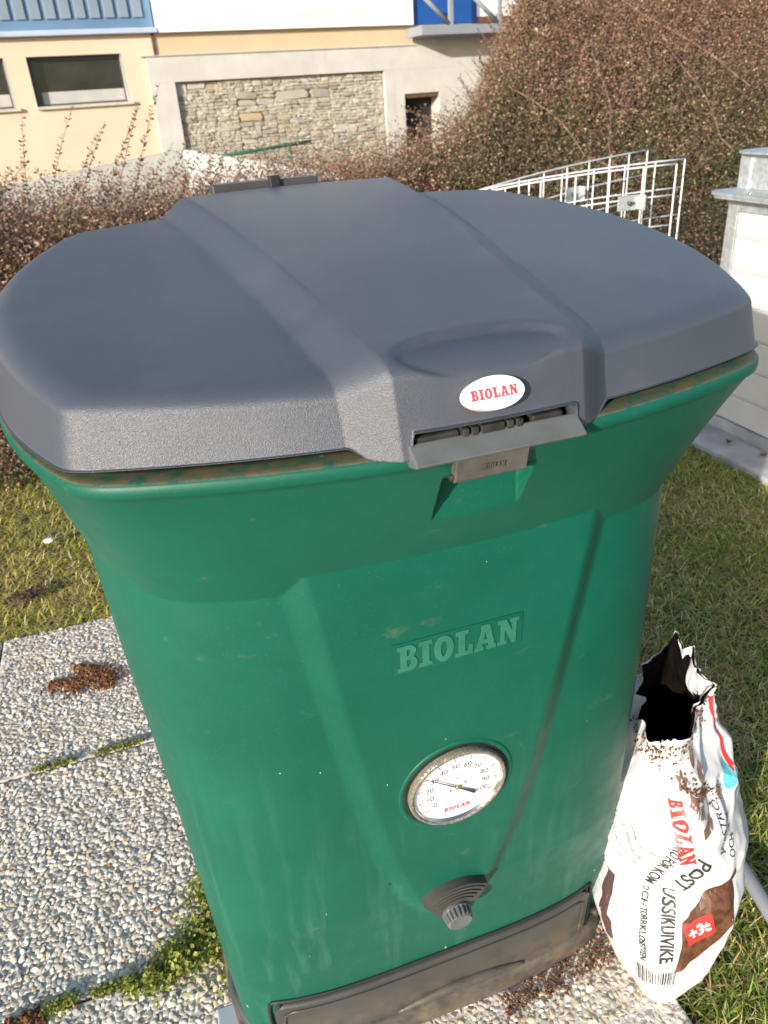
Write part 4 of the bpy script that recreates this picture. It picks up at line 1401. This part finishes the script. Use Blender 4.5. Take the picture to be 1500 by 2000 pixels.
def sack_s(s, t, off):
    """print position: s metres to the right of the middle facing the viewer, t height"""
    return sack_point(s / .135, t, .0012 + off)
sack = empty('peat_sack', (0, 0, 0))
tag(sack, 'torn open white plastic sack of peat litter standing beside the bin', 'sack')
na, nv = 200, 130
P = np.array([[sack_point(2 * math.pi * i / na, sack_rim(2 * math.pi * i / na) * (j / (nv - 1)) ** .9) for i in range(na)] for j in range(nv)])
mt, nt, b = nodes_of("white_sack_film")
v = coords(nt)
nt.links.new(ramp(nt, tex_noise(nt, v, 12, 5), [(0.3, (.52, .52, .52)), (0.7, (.60, .60, .60))]), b.inputs['Base Color'])
sp_ = specks(nt, v, 60, .10, .06)
soilm = ramp(nt, tex_noise(nt, v, 24, 7, .75), [(0.66, g(0)), (0.76, g(1))])
bc = mix(nt, mul(nt, soilm, .35), ramp(nt, tex_noise(nt, v, 12, 5), [(0.3, (.52, .52, .52)), (0.7, (.60, .60, .60))]), (.32, .26, .20))
nt.links.new(mix(nt, sp_, bc, (.08, .05, .03)), b.inputs['Base Color'])
b.inputs['Roughness'].default_value = .32
bump(nt, b, tex_noise(nt, v, 60, 4), .25, .003)
M['sack'] = mt
film = link('film', grid_mesh('film', P, close_u=True), M['sack'], sack)
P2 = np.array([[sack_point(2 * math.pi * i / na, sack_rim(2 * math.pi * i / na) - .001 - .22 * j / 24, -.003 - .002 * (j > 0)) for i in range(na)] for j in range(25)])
M['liner'] = simple("brown_liner_with_shade", (.0035, .0025, .002), .9, .4, 30)  # brown-black lining, colour deepened to hold the shade inside the folded mouth
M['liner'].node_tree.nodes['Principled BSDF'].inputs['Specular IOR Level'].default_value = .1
link('lining_with_shade', grid_mesh('lining_with_shade', P2, close_u=True, flip=True), M['liner'], sack)
fa = np.linspace(math.radians(55), math.radians(168), 60)
P3 = np.array([[sack_point(a, sack_rim(a) + .001 - (.052 * math.sin(math.pi * (k / 59) ** .8) + .006 * nz((k * .3, 0, 0), 1.0, 4.0)) * j / 9, -.0065 + .003 * math.sin(3 * k / 10) * j / 9) for k, a in enumerate(fa)] for j in range(10)])
link('torn_flap', grid_mesh('torn_flap', P3), M['sack'], sack)
pc = np.array([[sack_point(2 * math.pi * i / 60, .235, -.01 - .1 * f) for i in range(60)] for f in (0, .5, 1)])
pm = grid_mesh('peat', pc, close_u=True)
a_ = pm.attributes.new('col', 'FLOAT_COLOR', 'POINT'); a_.data.foreach_set('color', np.tile([.020, .011, .007, 1], len(pm.vertices)).astype(np.float32))
link('peat', pm, M['peat'], sack)
M['ink'] = simple("black_ink", (.03, .028, .028), .5, .2, 60)
M['ink_grey'] = simple("grey_ink", (.16, .16, .16), .5, .2, 60)
M['ink_brown'] = simple("brown_ink", (.11, .048, .026), .5, .35, 45)
M['ink_red'] = simple("red_ink", (.60, .035, .03), .45, .1, 40)
M['ink_peatphoto'] = simple("peat_photo_print", (.10, .038, .018), .5, .6, 70)
M['ink_white'] = simple("white_ink", (.75, .75, .75), .45, .05, 40)
def sprint(name, flat, s0, t0, rot, mat, mx=.012, off=0.0):
    """print a flat artwork on the sack, centre (s0,t0), turned by rot degrees"""
    c, s_ = math.cos(math.radians(rot)), math.sin(math.radians(rot))
    refine(flat, mx)
    return decal(name, flat, lambda a, b, o: sack_s(s0 + a * c - b * s_, t0 + a * s_ + b * c, off + o), mat, sack)
sprint('red_lettering', slab_word(.096, .026), .034, .330, -80, M['ink_red'])
sprint('black_lettering', flat_text('POST', .038, sx=.80, bold=.0006), .050, .258, -122, M['ink'])
sprint('black_lettering', flat_text('RÖ FÖR KOM', .0185, sx=.80, bold=.0003), .008, .270, -114, M['ink'])
sprint('black_lettering', flat_text('USSIKUIVIKE', .031, sx=.62, bold=.0006), .016, .163, -90, M['ink'])
sprint('black_lettering', flat_text('OCH TORRKLOSETTEN', .0150, sx=.70, bold=.0003), -.017, .156, -90, M['ink'])
bars = []
xx = -.034
while xx < .034:
    w = random.choice([.0012, .0012, .002, .0028])
    bars.append([(xx, -.014), (xx + w, -.014), (xx + w, .014), (xx, .014)])
    xx += w + random.choice([.0012, .0018, .0024])
sprint('barcode', flat_polys(bars), .002, .078, 0, M['ink'])
sprint('peat_picture', flat_polys([[(.046, .070), (.055, .115), (.052, .155), (.064, .176), (.083, .188), (.100, .206), (.124, .224), (.152, .236), (.166, .20), (.150, .15), (.130, .11), (.098, .088)]]), -.012, .020, 0, M['ink_peatphoto'])
sprint('red_label', flat_polys([[(-.026, -.020), (.028, -.020), (.028, .022), (-.026, .022)]]), .073, .164, 28, M['ink_red'], off=.0006)
sprint('label_lettering', flat_text('+3t', .032, sx=.9, bold=.0012), .073, .164, 28, M['ink_white'], off=.0011)
sprint('black_lettering', flat_text('JAPASTRÖ', .0175, sx=.85), .112, .326, 78, M['ink'])
sprint('black_lettering', flat_text('OCH TO', .0175, sx=.85), .134, .308, 78, M['ink'])
for k, ln in enumerate(('Strö för komposten och torr', 'rengöring, luktbindning', 'torrklosetten. För 45 l', 'Torv och bark')):
    sprint('small_lettering', flat_text(ln, .0088, 'LEFT'), -.078 - .004 * k, .345 - .020 * k, -38, M['ink_grey'])
for k in range(5):
    sprint('small_lettering', flat_text('komposten och torrklosetten', .0052, 'LEFT'), -.086, .082 - .008 * k, -24, M['ink_grey'])
sprint('brown_patch', flat_polys([[(-.098, .075), (-.074, .078), (-.068, .110), (-.070, .135), (-.066, .160), (-.072, .172), (-.070, .190), (-.076, .200), (-.080, .186), (-.086, .178), (-.098, .182)]]), -.014, .018, 0, simple("mauve_print", (.085, .045, .042), .5, .25, 60))
def heart(r):
    P = []
    for i in range(24):
        t = 2 * math.pi * i / 24
        P.append((r * .062 * 16 * math.sin(t) ** 3, r * .062 * (13 * math.cos(t) - 5 * math.cos(2 * t) - 2 * math.cos(3 * t) - math.cos(4 * t))))
    return P
def flower(r):
    return [(r * (1 + .35 * math.cos(5 * 2 * math.pi * i / 40)) * math.cos(2 * math.pi * i / 40), r * (1 + .35 * math.cos(5 * 2 * math.pi * i / 40)) * math.sin(2 * math.pi * i / 40)) for i in range(40)]
M['ink_taupe'] = simple("taupe_ink", (.20, .115, .085), .5, .2, 60)
sprint('heart_print', flat_polys([heart(.0125)]), .100, .405, 170, M['ink_taupe'])
sprint('flower_print', flat_polys([flower(.0095), ell(0, 0, .003, .003, 10)]), .050, .408, 0, M['ink_taupe'])
sprint('pot_print', flat_polys([[(-.010, .010), (.010, .010), (.007, -.010), (-.007, -.010)], [(-.012, .0115), (.012, .0115), (.012, .0145), (-.012, .0145)]]), .060, .382, -30, M['ink_taupe'])
sprint('barrow_print', flat_polys([[(-.014, .008), (.012, .009), (.006, -.003), (-.008, -.003)], ell(.010, -.008, .005, .005, 16), ell(.010, -.008, .003, .003, 12), [(-.022, .010), (-.012, .006), (-.011, .0085), (-.022, .0125)]]), .088, .378, 20, M['ink_taupe'])
sprint('grid_print', flat_polys([[(-.010 + .0055 * i, -.009), (-.0065 + .0055 * i, -.009), (-.0065 + .0055 * i, .009), (-.010 + .0055 * i, .009)] for i in range(4)]), .072, .364, -20, M['ink_taupe'])
sprint('shovel_print', flat_polys([[(-.0012, -.004), (.0012, -.004), (.0012, .022), (-.0012, .022)], [(-.005, -.0045), (.005, -.0045), (.0035, -.014), (0, -.017), (-.0035, -.014)]]), .094, .350, -25, M['ink_taupe'])
sprint('can_print', flat_polys([[(-.009, -.008), (.008, -.008), (.007, .007), (-.007, .007)], [(.009, -.002), (.019, .007), (.017, .009), (.008, .003)]]), .074, .340, 10, M['ink_taupe'])
sprint('leaf_print', flat_polys([ell(0, 0, .012, .006, 18)]), .090, .425, 60, M['ink_taupe'])
sprint('teal_mark', flat_polys([[(-.012, -.016), (.010, -.020), (.016, .0), (.008, .018), (-.006, .012)]]), .180, .372, 0, simple("teal_ink", (.10, .45, .50), .5, .1, 40))
sprint('red_stripe', flat_polys([[(-.004, -.050), (.004, -.050), (.005, .050), (-.004, .050)]]), .200, .420, 0, M['ink_red'])

# crumbs of peat: stamped irregular grains
CR_C = np.array([(.17, .075, .036), (.12, .052, .026), (.21, .10, .05), (.10, .045, .025), (.25, .13, .065)])
def crumbs(name, pos, size, parent=None):
    n = len(pos)
    s = size * rng.uniform(.4, 1.5, (n, 1)) * rng.uniform(.6, 1.5, (n, 3))
    q = rng.normal(0, 1, (n, 3, 3)); q, _ = np.linalg.qr(q)
    c = CR_C[rng.choice(5, n)] * rng.uniform(.7, 1.3, (n, 1))
    return link(name, scatter_mesh(name, SV, SF, pos, s, q, c, False), M['peat'], parent)
pos = []
for k in range(260):
    a = rng.normal(.25, .7); z = sack_rim(a) - abs(rng.normal(0, .012)) - .004
    pos.append(sack_point(a, z, .0015))
for k in range(120):
    t = rng.random(); a = .35 + .75 * t + rng.normal(0, .05); z = .405 - .045 * t + rng.normal(0, .006)
    pos.append(sack_point(a, z, .0015))
for k in range(420):
    a = rng.normal(-1.55, .25); z = rng.uniform(.30, .40)
    pos.append(sack_point(a, z, .003))
o = crumbs('peat_crumbs', np.array(pos), .0014, sack); o['kind'] = 'stuff'

# ================================================================== SMALL THINGS ON THE GROUND
pipe = link('pipe', tube_mesh('pipe', [(.888, .86, .022), (.866, .73, .020), (.800, .385, .018)], .0135, 16), M['pipe'])
tag(pipe, 'grey plastic pipe lying in the grass beside the sack', 'pipe')

def spill(name, cx, cy, blobs, n, size, hgt):
    p = []
    for k in range(n):
        bx_, by_, br = blobs[rng.integers(len(blobs))]
        r = abs(rng.normal(0, .55)) * br; a = rng.uniform(0, 6.28)
        z = hgt * max(0, 1 - r / br) * rng.random() + .0015
        p.append((cx + bx_ + r * math.cos(a) * 1.25, cy + by_ + r * math.sin(a), z))
    return crumbs(name, np.array(p), size)
o = spill('peat_spill', -.315, 1.80, [(0, 0, .05), (.02, .02, .045), (-.03, .0, .035), (.05, -.03, .03), (-.075, .015, .025), (.01, .045, .03), (.05, .0, .035), (-.02, .07, .012)], 2100, .0026, .004)
tag(o, 'small heap of reddish brown peat spilled on the pale slab', 'peat', kind='stuff')
o = spill('peat_spill', -.435, .900, [(0, 0, .03), (.03, .01, .02)], 420, .0035, .008)
tag(o, 'few brown peat crumbs at the slab joint in the lower left corner', 'peat', kind='stuff')
p = []
for k in range(520):
    t = rng.random(); x_ = .34 + .24 * t; y_ = .655 + .035 * t + rng.normal(0, .016) - .01
    p.append((x_, y_, .002 + .006 * rng.random()))
o = crumbs('soil_crumbs', np.array(p), .0019)
tag(o, 'brown soil crumbs along the foot of the bin', 'soil', kind='stuff')

W_C = np.array([(.16, .22, .035), (.22, .27, .05), (.30, .31, .07), (.12, .16, .03), (.36, .33, .10), (.26, .15, .06)])
def weeds(label, pts, n, size, hmax, spread, cat='weed'):
    pts = np.array(pts); k = rng.integers(len(pts), size=n)
    xy = pts[k, :2] + rng.normal(0, 1, (n, 2)) * pts[k, 2:3] * spread
    d = np.linalg.norm((xy - pts[k, :2]) / pts[k, 2:3], axis=1)
    z = rng.random(n) * hmax * np.clip(1.15 - d * .5, .1, 1) + .002
    e = empty('weed_clump', (float(pts[:, 0].mean()), float(pts[:, 1].mean()), 0))
    off = np.array([pts[:, 0].mean(), pts[:, 1].mean(), 0])
    pos = np.stack([xy[:, 0], xy[:, 1], z], 1)
    s = size * rng.uniform(.5, 1.4, n)
    col = W_C[rng.choice(6, n, p=[.24, .24, .2, .16, .1, .06])] * rng.uniform(.8, 1.4, (n, 1))
    link('leaves', scatter_mesh('leaves', LEAF_V * [1, 1.5, 1], LEAF_F, pos - off, np.stack([s, s, s], 1), rand_rot(n, .9), col, False), M['grass'], e)['kind'] = 'stuff'
    m_ = n // 6
    p0 = pos[:m_] - off; p0[:, 2] = 0
    dd = rng.normal(0, .5, (m_, 3)); dd[:, 2] = 1; dd /= np.linalg.norm(dd, axis=1)[:, None]
    V, F, _ = twigs_np(p0, dd, pos[:m_, 2] + .006, np.full(m_, .0006), rng.normal(0, .3, (m_, 3)), 3)
    link('stems', np_mesh('stems', V, F, True, np.tile([.18, .14, .05], (len(V), 1))), M['grass'], e)['kind'] = 'stuff'
    tag(e, label, cat)
weeds('large patch of yellow green weeds against the left foot of the bin', [(-.09, .98, .045), (-.12, .93, .05), (-.08, 1.05, .035), (-.16, .92, .03), (-.06, .92, .045), (-.05, .87, .03), (-.20, .905, .018), (-.235, .905, .010), (-.04, .99, .03)], 3600, .0085, .034, .62)
weeds('thin strip of moss and weeds in the far slab joint', [(-.43 + .012 * i, 1.507, .006) for i in range(8)] + [(-.29 + .010 * i, 1.508, .007) for i in range(11)], 900, .0060, .011, .75, 'moss')
weeds('small weed tuft in the near slab joint, lower left corner', [(-.375 + .008 * i, .918, .010) for i in range(6)] + [(-.30 + .01 * i, .918, .006) for i in range(6)], 700, .0060, .014, .75)
# dead reddish weed and pale stone in the left lawn
p = rng.normal(0, 1, (240, 3)) * [.030, .022, .0] + [-.488, 2.30, 0]; p[:, 2] = .012 + .014 * rng.random(240)
s = .013 * rng.uniform(.5, 1.4, 240)
o = link('dead_weed', scatter_mesh('dead_weed', LEAF_V, LEAF_F, p, np.stack([s, s, s], 1), rand_rot(240, .8), np.array([(.10, .055, .045), (.07, .04, .035)])[rng.choice(2, 240)], False), M['leaf'])
tag(o, 'withered dark reddish weed in the left lawn near the slab edge', 'weed', kind='stuff')
bm = bmesh.new(); bmesh.ops.create_icosphere(bm, subdivisions=2, radius=1)
for v in bm.verts:
    v.co = Vector((v.co.x * .020, v.co.y * .014, v.co.z * .009)) * (1 + .25 * nz(v.co, 1.6, 2.0))
o = link('pale_stone', bm_mesh('pale_stone', bm, True), simple("pale_stone", (.62, .58, .52), .7, .15, 60))
o.location = (-.441, 2.64, .022)
tag(o, 'single pale stone lying in the left lawn', 'stone')
for k, (lx, ly, an) in enumerate(((1.18, 1.45, .4), (1.62, 1.25, 1.2), (1.30, 2.05, 2.2), (2.16, 2.28, .7), (2.19, 2.12, .2), (1.85, 2.25, 1.0))):
    V = [(-.5, 0, .004), (-.2, -.2, .010), (.2, -.18, .012), (.5, 0, .003), (.2, .18, .010), (-.2, .2, .012), (0, 0, .0)]
    me = bpy.data.meshes.new('dry_leaf'); me.from_pydata([(a * .055, b_ * .055, c) for a, b_, c in V], [], [(0, 1, 6), (1, 2, 6), (2, 3, 6), (3, 4, 6), (4, 5, 6), (5, 0, 6)]); me.update()
    o = link('dry_leaf', me, simple("dry_leaf", (.19, .09, .045), .8, .3, 60))
    o.location = (lx, ly, .022); o.rotation_euler = (.1, .15, an)
    tag(o, ['curled brown leaf in the grass nearest the sack', 'curled brown leaf in the grass farthest to the lower right', 'pale brown leaf in the grass beside the bin', 'brown leaf on the concrete footing nearer the bin', 'brown leaf on the concrete footing nearer the right edge', 'brown leaf in the grass close to the concrete footing'][k], 'leaf', 'dry leaves lying on the lawn')
